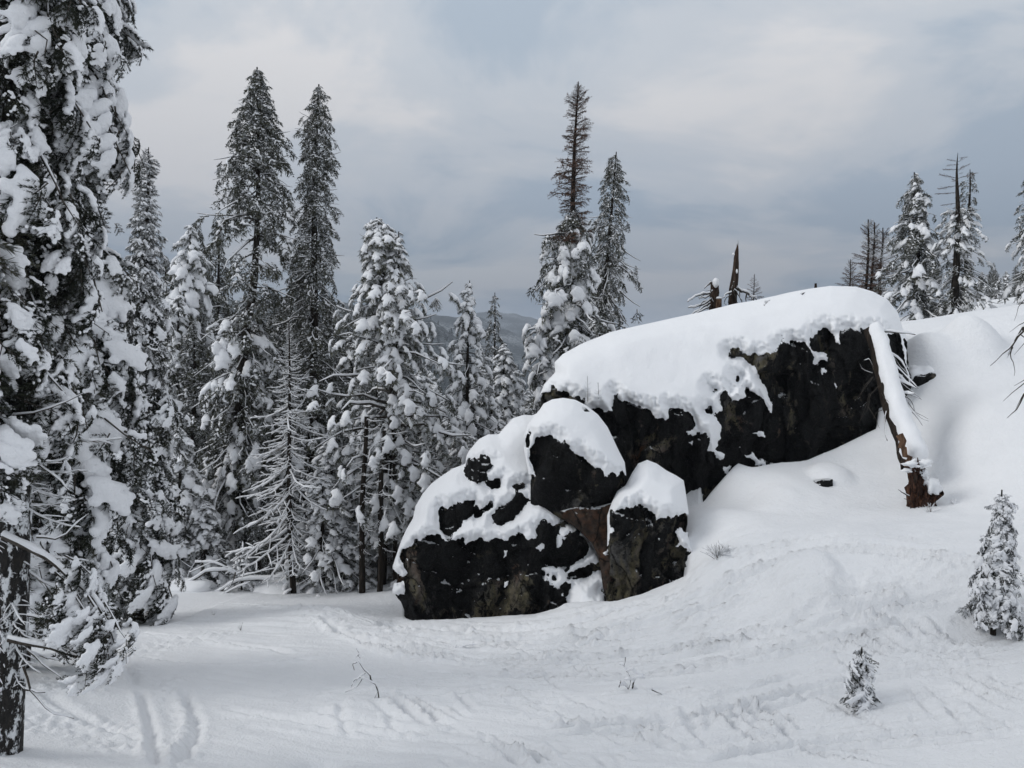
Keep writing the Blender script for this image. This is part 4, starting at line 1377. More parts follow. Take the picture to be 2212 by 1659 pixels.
HI = {k: [mop_template(k, 20 + i, True) for i in range(4)] for k in ('mops', 'mopl')}


def compose_branch(kind, seed):
    """a whole bough: a limb hung with finely needled sprays"""
    rng = np.random.default_rng(seed * 91 + 7)
    psn = dict(heavy=.66, drape=.56, light=.34, dark=.14, load=.93)[kind]; hang = dict(load=-20, heavy=-12, drape=-30, light=-18, dark=-26)[kind]
    mb = MB(); sn = MB()
    q = np.linspace(0, 1, 7)
    limb = np.stack([q * .9, .06 * np.cumsum(rng.normal(size=7)) * q, .10 * q - .20 * q * q], -1)
    V, Qd = tube(limb, np.interp(q, [0, 1], [.011, .003]), 5); mb.add(V, _t(Qd), 0)
    V, Qd = frost_line(limb[:5], np.interp(q, [0, 1], [.011, .003])[:5], .007, 5); sn.add(V, _t(Qd), 0)
    for i in range(17):
        f = .12 + .86 * (i + rng.uniform(0, .6)) / 17
        sd = 1 if i % 2 else -1
        p0 = np.array([np.interp(f, q, limb[:, k]) for k in range(3)])
        off = sd * rng.uniform(.0, .24) * (1.15 - .6 * f)
        sc = rng.uniform(.19, .33) * (1.1 - .35 * f)
        kk = 'mops' if rng.random() < psn else 'mopl'
        if kk == 'mopl' and rng.random() < (.35 if kind == 'dark' else .12): kk = 'none'
        (Vm, Tm, mi_), sm = HI['mopl' if kk == 'none' else kk][rng.integers(4)]
        az = sd * rng.uniform(.2, 1.1); ph = math.radians(hang + rng.uniform(-18, 18)); ro = rng.uniform(-.4, .4)
        p1 = p0 + np.array([0, off, rng.uniform(-.05, .02)])
        W = xform(Vm, p1, az, ph, sc, ro)
        for mi2 in (0, 1):
            mb.add(W, Tm[mi_ == mi2], mi2, False) if mi2 == 1 else mb.add(W, Tm[mi_ == 0], 0, False)
        if kk != 'none':
            sn.add(xform(sm[0], p1, az, ph, sc, ro), sm[1], 0)
    a_ = mb.arrays(); b_ = sn.arrays()
    return (a_[0], a_[1], a_[3]), (b_[0], b_[1])


for kind in ('heavy', 'drape', 'light', 'dark', 'load'):
    KINDS_[(kind, 'hi')] = [compose_branch(kind, 10 + i + len(kind) * 5) for i in range(4)]
print('templates', round(time.time() - t1_, 1), {k: (len(v[0][0][1]), len(v[0][1][1]) if v[0][1] else 0) for k, v in KINDS_.items()})


def needle_mat(kind, mats=None):
    return {'heavy': M_NEEDLE, 'drape': M_NEEDLE, 'dark': M_NEEDLE, 'load': M_NEEDLE, 'light': M_NEEDLE_L, 'pine': M_NEEDLE_P, 'bare': M_TWIGF, 'brown': M_NEEDLE_B, 'mops': M_NEEDLE_P, 'mopl': M_NEEDLE_L, 'mopp': M_NEEDLE_P, 'limb': M_TWIG}[kind]


def prof(profile, v):
    a = np.array([(q[0], q[1], q[-1]) for q in profile], float)
    return np.interp(v, a[:, 0], a[:, 1]), np.interp(v, a[:, 0], a[:, -1])


def placements(Y, axis, profile, n, pitch, kinds, rng, gaps=(), jit=.25, cam_bias=0.0, vmax=None):
    """branches round an axis.  axis: [(u,v),...] top to bottom, profile: [(v, left, right)] half widths in picture units.
    pitch: [(v, degrees)] (negative hangs down).  kinds: [(v_from, kind)]"""
    m = Y / F_PX
    ax = np.array(axis, float)
    vt, vb = profile[0][0], profile[-1][0]
    vv = np.linspace(vt, vb, 400)
    L, R = prof(profile, vv)
    w = 1.0 / (7.0 + 0.5 * (L + R) * 0.5)
    cw = np.cumsum(w); cw /= cw[-1]
    out = []
    for i in range(n):
        f = (i + .5 + rng.uniform(-.4, .4)) / n
        v = float(np.interp(f, cw, vv))
        az = i * 2.39996 + rng.uniform(-.5, .5)
        l, r = prof(profile, v)
        hw = l * (1 - math.cos(az)) / 2 + r * (1 + math.cos(az)) / 2
        hw *= 1.04 + .34 * float(vnoise(v / 26.0, math.cos(az) * 1.3 + 7, math.sin(az) * 1.3, int(vt)))
        skip = False
        for g0, g1, side, pr in gaps:
            if g0 < v < g1 and (side == 0 or side * math.cos(az) > 0.1) and rng.random() < pr:
                skip = True
        if skip: continue
        ph = math.radians(np.interp(v, [p[0] for p in pitch], [p[1] for p in pitch]) + rng.uniform(-15, 15))
        ln = hw * m / max(.45, math.cos(ph)) * (1 + rng.uniform(-jit, jit * .6))
        ln = max(ln, .06)
        u = np.interp(v, ax[:, 1], ax[:, 0])
        # a hanging branch starts above where its tip is seen
        vs = v + math.sin(ph) * ln / m * .5
        if vs < ax[0, 1]: vs = ax[0, 1] + (v - ax[0, 1]) * .5
        u = np.interp(vs, ax[:, 1], ax[:, 0])
        p = at(u, vs, Y)
        kd = kinds[0][1]
        for kv, kk in kinds:
            if v >= kv: kd = kk
        if isinstance(kd, tuple): kd = kd[rng.integers(len(kd))]
        out.append((p, az, ph, ln, kd, rng.uniform(-.4, .4)))
    return out


def trunk_mesh(axis_w, r0, r1, origin, mat, k=9, jit=.12, seed=0, name='trunk'):
    n = 14
    P = np.array(axis_w, float)
    t = np.linspace(0, 1, len(P)); q = np.linspace(0, 1, n)
    C_ = np.stack([np.interp(q, t, P[:, i]) for i in range(3)], -1)
    C_[:, 0] += .4 * r1 * np.sin(q * 7 + seed)
    R = r0 + (r1 - r0) * q ** .85
    V, Qd = tube(C_, R, k, jit, seed)
    return mesh_from(name, V - np.asarray(origin), Qd, [mat])


def base_of(axis, Y, bury=.25):
    """foot of the trunk on the ground"""
    u, v = axis[-1]
    p = at(u, v, Y)
    p = p.copy(); p[2] = gz1(p[0], p[1]) - bury
    return p


NEAR_EXTRA = []


def merged_meshes(pl, rng, lod='mid', sy=1.25, origin=(0, 0, 0), short=1.0):
    solidV, solidT, mi, snV, snT = [], [], [], [], []
    n0 = n1 = 0
    mats = [M_BARK]; mk = {}
    for p, az, ph, ln, kd, roll in pl:
        tpl = KINDS_[(kd, lod)]
        (V, T, tm), sn = tpl[rng.integers(len(tpl))]
        if kd not in mk:
            nm = needle_mat(kd); wm = M_TWIGF if kd == 'bare' else M_TWIG
            for x in (wm, nm):
                if x not in mats: mats.append(x)
            mk[kd] = (mats.index(wm), mats.index(nm))
        W = xform(V, p, az, ph, ln, roll, sy)
        solidV.append(W); solidT.append(T + n0); n0 += len(V)
        a, b = mk[kd]
        mi.append(np.where(tm == 0, a, b))
        if sn is not None:
            W = xform(sn[0], p, az, ph, ln, roll, sy)
            snV.append(W); snT.append(sn[1] + n1); n1 += len(sn[0])
    o = np.asarray(origin)
    me = mesh_from('crown', np.concatenate(solidV) - o, np.concatenate(solidT), mats, np.concatenate(mi), smooth=False)
    ms = mesh_from('snow', np.concatenate(snV) - o, np.concatenate(snT), [M_SNOW_T]) if snV else None
    return me, ms


def tree(name, label, Y, axis, profile, n, pitch, kinds, seed, r=(.03, .2), mode='merged', gaps=(), sy=1.25, cat='tree', group=None,
         trunk_mat=None, jit=.25, extra=None, root=None, clump=None, bury=.25):
    rng = np.random.default_rng(seed)
    base = base_of(axis, Y, bury) if root is None else np.asarray(root, float)
    t = thing(name, label, cat, base, group)
    top = at(*axis[0], Y)
    W = [top] + [at(u, v, Y) for u, v in axis[1:-1]] + [base]
    link('trunk', trunk_mesh(W, r[0], r[1], base, trunk_mat or M_BARK, seed=seed % 7), t)
    pl = placements(Y, axis, profile, n, pitch, kinds, rng, gaps, jit)
    if clump: pl = clumped(pl, rng, **clump)
    if extra: pl += extra
    if mode == 'merged':
        me, ms = merged_meshes(pl, rng, 'mid', sy, base)
        link('crown', me, t)
        if ms: link('snow', ms, t)
    else:
        for p, az, ph, ln, kd, roll in pl:
            tpl = inst_meshes(kd)
            mb_, ms_ = tpl[rng.integers(len(tpl))]
            M = Matrix.Translation(Vector(p - base)) @ Matrix.Rotation(az, 4, 'Z') @ Matrix.Rotation(-ph, 4, 'Y') @ Matrix.Rotation(roll, 4, 'X') @ Matrix.Diagonal((ln, ln * sy, ln * sy, 1))
            o = link('branch', mb_, t); o.matrix_basis = M
            if ms_: link('snow', ms_, o)
    return t


_inst = {}


def inst_meshes(kd):
    if kd not in _inst:
        out = []
        key = (kd, 'hi') if (kd, 'hi') in KINDS_ else (kd, 'mid')
        for (V, T, tm), sn in KINDS_[key]:
            a = mesh_from('branch', V, T, [M_TWIGF if kd == 'bare' else M_TWIG, needle_mat(kd)], tm, smooth=False)
            b = mesh_from('snow', sn[0], sn[1], [M_SNOW_T]) if sn is not None else None
            out.append((a, b))
        _inst[kd] = out
    return _inst[kd]


# ------------------------------------------------------------------ the near trees on the left
tree('fir_tree', 'huge near fir with snow-plastered trunk cut off by the picture\'s left edge', 10.0,
     [(45, -1500), (35, 0), (18, 900), (14, 1625)],
     [(-1500, 5), (-1100, 90, 90), (-500, 190, 210), (0, 230, 190), (300, 220, 150), (600, 220, 160), (850, 210, 165), (1010, 190, 150)],
     210, [(-1500, 20), (-900, -10), (0, -38), (900, -50)], [(-1500, 'heavy'), (-500, ('heavy', 'drape', 'drape', 'dark', 'dark', 'light'))], 3, r=(.03, .24), mode='inst',
     trunk_mat=M_BARKS, sy=1.15, group='tall firs in the left foreground',
     extra=placements(10.0, [(22, 700), (18, 900), (14, 1625)], [(860, 60, 150), (1000, 60, 160), (1150, 60, 150), (1250, 60, 130), (1400, 60, 110), (1480, 40, 70)],
                      74, [(860, 5), (1100, -18), (1480, -42)], [(860, 'bare')], np.random.default_rng(33), jit=.5) +
     [(at(u_, v_, 9.6), az_, math.radians(ph_), ln_, 'drape', 0.0) for u_, v_, az_, ph_, ln_ in
      ((118, 1235, .3, -52, 1.05), (150, 1262, -.4, -58, 1.15), (188, 1285, .2, -66, 1.15), (212, 1312, .5, -70, 1.0), (165, 1330, -.8, -72, 1.0), (225, 1300, -.3, -62, .95), (140, 1200, .9, -45, .9))])
tree('fir_tree', 'tall dark fir with thick tongues of snow right behind the nearest trunk', 14.5,
     [(165, -620), (150, 0), (115, 700), (75, 1150), (38, 1440)],
     [(-620, 5), (-420, 70, 70), (-200, 120, 120), (0, 150, 140), (120, 150, 165), (220, 150, 145), (330, 150, 105), (430, 150, 125), (560, 150, 165),
      (740, 150, 165), (900, 150, 170), (1050, 150, 175), (1180, 140, 170), (1270, 120, 150)],
     290, [(-620, 15), (-300, -15), (200, -36), (900, -50), (1290, -55)], [(-620, 'heavy'), (0, ('heavy', 'drape', 'drape', 'dark', 'dark', 'light'))], 5, r=(.03, .22), mode='inst', sy=1.15,
     group='tall firs in the left foreground')
tree('fir_tree', 'slender fir with a bare leader shoot and short free-standing trunk, beside the huge near firs', 22.0,
     [(316, 318), (312, 600), (296, 1000), (288, 1338)],
     [(322, 3, 3), (345, 16, 18), (400, 24, 22), (450, 30, 34), (520, 42, 40), (600, 48, 42), (700, 62, 64), (800, 70, 78), (900, 78, 86), (1050, 80, 92), (1180, 84, 96),
      (1300, 78, 92)],
     230, [(322, 40), (400, 5), (600, -25), (900, -42), (1300, -48)], [(322, 'light'), (430, ('light', 'heavy')), (650, ('heavy', 'drape', 'dark', 'light'))], 8, r=(.012, .2), mode='inst', sy=1.2,
     jit=.2, group='tall firs in the left foreground')

# ------------------------------------------------------------------ the two giants and their neighbours
tree('fir_tree', 'tallest fir with bare dark trunk showing between open branches', 33.0,
     [(557, 145), (553, 400), (545, 620), (530, 760), (518, 1000), (508, 1230)],
     [(150, 5, 5), (200, 26, 24), (240, 38, 40), (300, 68, 60), (370, 92, 70), (400, 134, 76), (470, 136, 84), (550, 112, 90), (620, 92, 95), (700, 100, 95),
      (780, 105, 95), (900, 115, 90), (1000, 110, 85), (1150, 105, 80), (1200, 90, 80)],
     330, [(150, 45), (220, 25), (330, 5), (500, -14), (800, -24), (1200, -26)], [(150, 'mopl'), (680, ('mopl', 'mops'))], 13, r=(.03, .29), clump=dict(per=3.6, size=(.44, .30)), jit=.35,
     gaps=[(440, 560, 1, .2), (480, 640, 0, .30), (640, 700, 1, .8), (640, 760, -1, .5), (360, 720, 0, .15)], sy=1.0, group='pair of tallest firs')
tree('fir_tree', 'second tallest fir, narrow and dense, right beside the tallest one', 35.0,
     [(688, 182), (684, 500), (672, 900), (660, 1250)],
     [(186, 3, 3), (230, 18, 20), (300, 44, 42), (400, 46, 46), (500, 62, 48), (600, 80, 56), (700, 85, 70), (850, 90, 85), (1000, 90, 85), (1230, 90, 85)],
     330, [(186, 45), (260, 20), (420, -2), (700, -20), (1200, -25)], [(186, 'mopl'), (900, ('mopl', 'mops'))], 17, r=(.03, .3), sy=1.0, jit=.4, clump=dict(per=3.0, size=(.42, .28)),
     group='pair of tallest firs')
tree('pine_tree', 'broad twin-topped pine with drooping snow-laden tufts and a reddish trunk', 28.5,
     [(818, 470), (838, 640), (846, 850), (838, 1050), (826, 1255)],
     [(472, 4, 4), (520, 34, 30), (580, 52, 56), (640, 84, 110), (700, 100, 115), (780, 150, 125), (830, 200, 150), (900, 175, 150), (960, 150, 150), (1080, 130, 110), (1150, 70, 60)],
     240, [(472, 60), (560, 30), (700, 5), (900, -8), (1150, -20)], [(472, 'mopp')], 19, r=(.03, .2), sy=1.1, jit=.45, clump=dict(per=3.8, size=(.42, .14), spread=.9, hang=-35),
     gaps=[(560, 640, -1, .4), (780, 900, 0, .12)])
tree('pine_tree', 'small secondary pine top leaning out beside the broad twin-topped pine', 28.0,
     [(862, 500), (856, 640), (850, 760)],
     [(502, 3, 3), (530, 20, 16), (600, 24, 26), (650, 26, 30)],
     26, [(502, 55), (650, 10)], [(502, 'mopp')], 20, r=(.02, .1), sy=1.1, clump=dict(per=2, size=(.36, .1)))
tree('fir_tree', 'pointed young fir with round snow cushions, in front of the distant hills', 35.0,
     [(1012, 606), (1012, 900), (1012, 1150)],
     [(610, 4, 4), (640, 16, 14), (700, 34, 30), (760, 48, 42), (820, 60, 56), (880, 70, 66), (960, 80, 80), (1080, 85, 80)],
     120, [(610, 35), (700, 0), (900, -28), (1080, -32)], [(610, 'mops')], 23, r=(.02, .15), sy=1.15, jit=.25, clump=dict(per=2.2, size=(.42, .25)))
tree('fir_tree', 'narrow brownish fir standing against the blue hills right of the pointed young fir', 45.0,
     [(1067, 632), (1068, 900), (1068, 1100)],
     [(636, 6, 6), (660, 14, 14), (720, 24, 26), (780, 33, 33), (850, 36, 36), (1000, 40, 40)],
     90, [(636, 40), (720, 5), (1000, -20)], [(636, 'mopl')], 29, r=(.02, .16), sy=1.1, clump=dict(per=2, size=(.5, .2)))
tree('fir_tree', 'fir with long thin dead brown spire rising out of a snowy lower crown', 40.0,
     [(1249, 176), (1241, 460), (1228, 700), (1215, 900)],
     [(178, 2, 2), (210, 14, 14), (260, 24, 22), (320, 26, 28), (350, 24, 20), (368, 45, 30), (400, 28, 20), (425, 42, 26), (455, 28, 24), (490, 34, 30), (530, 40, 36)],
     215, [(178, 50), (260, 18), (455, 2)], [(178, 'brown')], 31, r=(.02, .3), sy=1.6, jit=.7,
     extra=clumped(placements(40.0, [(1243, 400), (1228, 700), (1215, 900)],
                      [(452, 8, 8), (476, 30, 28), (505, 68, 50), (560, 60, 56), (640, 72, 68), (720, 82, 84), (800, 84, 80), (860, 80, 70)],
                      135, [(452, 25), (505, 0), (560, -12), (860, -26)], [(452, 'mopl'), (490, ('mops', 'mops', 'mopl'))], np.random.default_rng(32), jit=.35), np.random.default_rng(35), per=2.6, size=(.42, .3)))
tree('fir_tree', 'dark leaning fir with long drooping right-hand boughs behind the brown-spired fir', 43.0,
     [(1328, 328), (1316, 560), (1296, 760), (1290, 900)],
     [(332, 5, 5), (380, 30, 26), (430, 44, 36), (500, 52, 42), (560, 50, 62), (610, 40, 58), (660, 36, 62), (740, 50, 45), (860, 60, 55)],
     200, [(332, 40), (420, 0), (560, -25), (620, -48), (860, -30)], [(332, 'mopl')], 37, r=(.03, .25), sy=1.0, jit=.4, clump=dict(per=2.6, size=(.42, .26)), gaps=[(600, 660, 1, .4), (690, 730, 0, .4)])
tree('dead_tree', 'frosted dead tree with upswept bare snow-lined limbs amid the forest edge', 27.5,
     [(625, 694), (622, 900), (628, 1100), (634, 1283)],
     [(698, 3, 3), (740, 16, 16), (800, 34, 34), (880, 66, 62), (960, 84, 70), (1060, 105, 76), (1150, 115, 70), (1230, 105, 60)],
     220, [(698, 30), (800, 0), (1000, -18), (1230, -34)], [(698, 'bare')], 41, r=(.015, .13), sy=1.3, trunk_mat=M_BARK, jit=.6)
for (uu, v0, v1, lab, sd) in ((783, 900, 1256, 'thin bare trunk with snow-lined twigs left of its straight twin', 43), (822, 930, 1256, 'thin straight bare trunk beside the left end of the outcrop', 44)):
    tree('dead_tree', lab, 27.0, [(uu + 6, v0), (uu + 2, 1100), (uu - 4, v1)],
         [(v0, 40, 40), (1000, 40, 45), (1100, 34, 40), (1200, 26, 30)], 42, [(v0, 10), (1200, -25)], [(v0, 'bare')], sd, r=(.07, .12), sy=1.4,
         trunk_mat=M_BARK, group='thin bare trunks at the forest edge')

# ------------------------------------------------------------------ right-hand skyline
tree('fir_tree', 'full snowy fir on the right skyline above the boulder cap', 48.0,
     [(1978, 372), (1980, 560), (1984, 695)],
     [(374, 4, 4), (420, 26, 24), (480, 40, 36), (540, 56, 50), (600, 72, 60), (660, 80, 74), (690, 78, 76)],
     190, [(374, 40), (450, 0), (600, -22), (690, -28)], [(374, ('mops', 'mopl', 'mopl'))], 47, r=(.03, .24), sy=1.1, jit=.4, clump=dict(per=2.6, size=(.46, .28)), group='firs on the right skyline')
tree('fir_tree', 'skyline fir with thin dead top and thick dark trunk, beside the full snowy fir', 46.0,
     [(2072, 330), (2066, 470), (2064, 700)],
     [(340, 14, 14), (380, 28, 24), (430, 30, 20), (455, 24, 14)],
     26, [(340, 12), (455, 5)], [(340, 'brown')], 53, r=(.01, .26), sy=.7, jit=.5, group='firs on the right skyline',
     extra=clumped(placements(46.0, [(2072, 420), (2064, 700)], [(450, 30, 30), (500, 46, 48), (560, 60, 56), (620, 46, 66), (690, 60, 70)],
                      130, [(450, 20), (520, -8), (690, -30)], [(450, ('mops', 'mopl'))], np.random.default_rng(54), jit=.4, gaps=[(540, 640, -1, .55)]), np.random.default_rng(56), per=2.6, size=(.42, .28)))
tree('fir_tree', 'thin green second top growing close against the dead-topped skyline fir', 46.6,
     [(2096, 366), (2090, 480), (2088, 690)],
     [(368, 5, 5), (400, 16, 18), (450, 20, 20), (520, 20, 22)],
     44, [(368, 40), (520, -5)], [(368, 'mopl')], 55, r=(.02, .15), sy=1.2, clump=dict(per=1.5, size=(.4, .2)))
tree('fir_tree', 'dark fir on the skyline sliced by the picture\'s right edge', 44.0,
     [(2242, 330), (2240, 560), (2238, 690)],
     [(334, 6, 6), (420, 34, 40), (500, 40, 50), (580, 52, 60), (680, 66, 70)],
     130, [(334, 40), (450, -5), (680, -28)], [(334, 'mopl'), (480, ('mops', 'mopl'))], 59, r=(.03, .24), sy=1.1, clump=dict(per=2.5, size=(.44, .26)), group='firs on the right skyline')
for uu, v0, v1, lab, sd, w_ in ((1874, 474, 650, 'leftmost of three bare snags left of the full snowy skyline fir', 61, 20), (1886, 480, 650, 'middle of the three bare snags on the right skyline', 62, 16),
                                (1904, 492, 650, 'rightmost of three bare snags, closest to the full snowy skyline fir', 63, 22)):
    tree('dead_tree', lab, 58.0, [(uu + 3, v0), (uu, 560), (uu - 6, v1)], [(v0 + 4, w_ * .5, w_ * .5), (540, w_, w_), (600, w_ * 1.8, w_ * 1.5), (650, w_ * 2, w_ * 1.8)], 90,
         [(v0, 45), (600, 10), (650, -10)], [(v0, ('bare', 'brown')), (570, ('brown', 'brown', 'bare'))], sd, r=(.04, .13), sy=1.2, group='bare snags on the right skyline')
tree('dead_tree', 'low brown twiggy tree left of the three skyline snags', 56.0, [(1836, 560), (1838, 650)], [(562, 5, 5), (590, 16, 16), (645, 28, 26)], 50,
     [(562, 40), (645, 5)], [(562, 'brown')], 64, r=(.02, .1), sy=1.1)
tree('young_fir', 'tiny grey frosted fir right of the tall splintered snag', 34.0, [(1629, 592), (1629, 655)], [(594, 2, 2), (615, 11, 11), (632, 16, 16), (650, 22, 22)], 34,
     [(594, 40), (650, 5)], [(594, 'brown')], 65, r=(.012, .05), sy=1.0)

# ------------------------------------------------------------------ the two small firs standing in the open slope
tree('young_fir', 'snow-smothered young fir with dark tiered boughs at the picture\'s right edge', 14.4,
     [(2166, 1058), (2164, 1150), (2150, 1250), (2148, 1345)],
     [(1068, 14, 12), (1085, 28, 22), (1120, 28, 28), (1160, 36, 34), (1200, 42, 42), (1260, 52, 52), (1310, 60, 60), (1340, 62, 62)],
     120, [(1068, 12), (1120, -30), (1200, -42), (1340, -24)], [(1068, 'load'), (1100, ('load', 'heavy', 'drape'))], 67, r=(.012, .05), mode='inst', sy=1.25, jit=.3)
tree('young_fir', 'very small fir nearly buried under snow pads on the open slope', 12.3,
     [(1863, 1398), (1860, 1450), (1852, 1535)],
     [(1402, 10, 10), (1440, 26, 24), (1455, 30, 29), (1480, 22, 26), (1505, 34, 36), (1530, 42, 40)],
     22, [(1402, -20), (1440, -50), (1530, -48)], [(1402, 'load')], 74, r=(.008, .03), mode='inst', sy=2.0, jit=.5)

# ------------------------------------------------------------------ forest filling the left half: shared models, each copy a tree of its own
MODELS = []
for i, (kd, n, wdt, pt) in enumerate([('mops', 110, .19, -26), ('mopl', 125, .15, -16), (('mops', 'mopl'), 110, .17, -22), ('mops', 100, .24, -28), ('mopl', 105, .12, -12), ('mopp', 100, .24, -5)]):
    rng = np.random.default_rng(900 + i)
    # a ten metre tree at the origin, described in picture units at a distance where one unit is a centimetre
    Yq = F_PX * .01
    H = 1000.0
    z0 = 760.0
    prf = [(0, 6, 6), (.08, .3, .32), (.25, .62, .55), (.45, .8, .78), (.7, 1, .95), (.93, .95, 1)]
    prf = [(a * H, b * wdt * H * (1 if a else .004), c * wdt * H * (1 if a else .004)) for a, b, c in prf]
    pl = placements(Yq, [(CU, 0), (CU, H)], prf, n, [(0, 45), (.2 * H, 5), (.6 * H, pt), (H, pt - 6)], [(0, kd)], rng, jit=.35)
    # convert positions: they came out of the camera model, replace them by plain heights
    pl2 = []
    for p, az, ph, ln, k_, roll in pl:
        u_, v_ = proj(p)
        pl2.append((np.array([0, 0, (H - float(v_)) * .01]), az, ph, ln, k_, roll))
    pl2 = clumped(pl2, rng, per=2.5, size=(.42, .34))
    me, ms = merged_meshes(pl2, rng, 'mid', 1.1)
    tm_ = trunk_mesh([(0, 0, 10), (0, 0, 5), (0, 0, -.4)], .02, .17, (0, 0, 0), M_BARK, seed=i)
    MODELS.append((tm_, me, ms))


def filler(u, v, Y, model, label, group, rng, zs=1.0, wide=1.0, name='fir_tree'):
    top = at(u, v, Y)
    z = gz1(top[0], top[1]) - .2
    H = top[2] - z
    if H < .8: return None
    t = thing(name, label, 'tree', (top[0], top[1], z), group)
    t.rotation_euler = (rng.uniform(-.03, .03), rng.uniform(-.03, .03), rng.uniform(0, 6.28))
    s = H / 10.0
    w = s ** .75 * wide
    t.scale = (w, w, s)
    a, b, c = MODELS[model]
    link('trunk', a, t); link('crown', b, t)
    if c: link('snow', c, t)
    return t


rngf = np.random.default_rng(77)
NAMED = [
    (397, 486, 48, 0, 'snowy fir whose point shows left of the tallest fir'), (428, 484, 53, 1, 'thinly snowed fir point just left of the tallest fir\'s long bough'),
    (451, 492, 57, 4, 'slimmest of three fir points left of the tallest fir'), (1096, 742, 42, 0, 'snow-white small fir just below the blue ridge'),
    (520, 1182, 28.2, 3, 'snow-covered sapling beside the fallen limbs'), (1290, 600, 50, 0, 'snowy fir half hidden by the leaning dark fir')]
for u, v, Y, mdl, lab in NAMED:
    filler(u, v, Y, mdl, lab, 'firs of the left forest' if u < 1200 else None, rngf)
FILL = [(370, 640, 38, 2), (420, 700, 37, 1), (470, 740, 41, 1), (640, 560, 46, 1), (600, 640, 42, 1), (720, 640, 44, 1), (590, 760, 38, 1), (760, 720, 42, 2), (730, 800, 36, 1),
        (690, 760, 37, 1), (900, 800, 38, 5), (930, 800, 40, 0), (985, 860, 36, 0), (1040, 790, 42, 0), (1118, 790, 50, 0), (1135, 860, 44, 2), (960, 900, 33, 5), (905, 930, 31.5, 5),
        (870, 1000, 30.5, 3), (1000, 930, 31, 5), (1060, 850, 36, 0), (715, 950, 29, 3), (480, 980, 33, 1), (440, 900, 35, 1), (405, 1000, 31, 3), (360, 820, 34, 2), (385, 920, 30, 0),
        (695, 1020, 28, 3), (760, 1040, 30.5, 5), (740, 1120, 28.3, 5), (850, 1040, 31, 5), (580, 1000, 33, 1), (440, 1080, 30, 3), (500, 760, 44, 1), (620, 860, 40, 1), (555, 700, 48, 4), (920, 1060, 29, 3),
        (540, 860, 37, 1), (570, 940, 35, 2), (790, 900, 34, 5), (470, 1120, 31, 2), (560, 1100, 31, 1), (1090, 920, 33, 0), (1140, 940, 34, 5), (1180, 820, 46, 0), (375, 560, 50, 1),
        (1050, 980, 31, 3), (980, 1010, 30, 3), (350, 1050, 29, 0), (415, 850, 40, 1)]
def where(u, v):
    marks = [(345, 'beside the slender fir'), (440, 'right of the slender fir'), (530, 'left of the tallest fir'), (600, 'under the tallest fir'), (660, 'behind the frosted dead tree'), (740, 'under the second tallest fir'),
             (800, 'left of the twin-topped pine'), (880, 'under the twin-topped pine'), (960, 'right of the twin-topped pine'), (1040, 'under the pointed young fir'), (1110, 'below the blue hills'), (1160, 'left of the brown-spired fir'),
             (1240, 'behind the brown-spired fir')]
    return min(marks, key=lambda q_: abs(q_[0] - u))[1]


LOOK = {0: 'heavily snowed conical fir', 1: 'thinly snowed grey-green fir', 2: 'half snowed fir', 3: 'broad white-laden fir', 4: 'slim thinly snowed fir', 5: 'tufted snowy pine'}
seen_ = {}
for u, v, Y, mdl in FILL:
    hgt = 'low ' if v > 950 else 'mid-height ' if v > 780 else 'high-topped '
    w_ = where(u, v)
    lab_ = hgt + LOOK[mdl] + ' ' + w_ + (' at the forest edge' if Y < 32 else ', deeper in the wood' if Y > 40 else '')
    if lab_ in seen_:
        lab_ += (', lower of two' if v > seen_[lab_] else ', upper of two')
    seen_[lab_] = v
    filler(u, v, Y, mdl, lab_, 'snow-laden conifers of the left forest', rngf, wide=1.12)
for i in range(22):
    filler(rngf.uniform(350, 780), rngf.uniform(610, 760), rngf.uniform(46, 72), int(rngf.integers(0, 5)), 'snowy conifer half hidden in the depth of the left forest', 'conifers deep in the left forest', rngf, wide=1.2)
for i in range(46):
    u = rngf.uniform(330, 1150); Y = rngf.uniform(38, 75)
    v = rngf.uniform(690, 860) if u < 860 else rngf.uniform(810, 900)
    filler(u, v, Y, int(rngf.integers(0, 5)), 'snowy conifer half hidden in the depth of the left forest', 'conifers deep in the left forest', rngf, wide=1.15)
for i in range(36):
    u = rngf.uniform(2104, 2240); Y = rngf.uniform(62, 105); v = rngf.uniform(566, 648) + (15 if u < 2140 else 0)
    filler(u, v, Y, int(rngf.choice([1, 4, 4, 2])), 'small distant conifer among the grey trees behind the right skyline', 'distant conifers behind the right skyline', rngf)
for i in range(9):
    u = rngf.uniform(1990, 2110); Y = rngf.uniform(60, 80); v = rngf.uniform(615, 660)
    filler(u, v, Y, int(rngf.integers(0, 3)), 'low snowy conifer between the firs of the right skyline', 'low conifers on the right skyline', rngf)

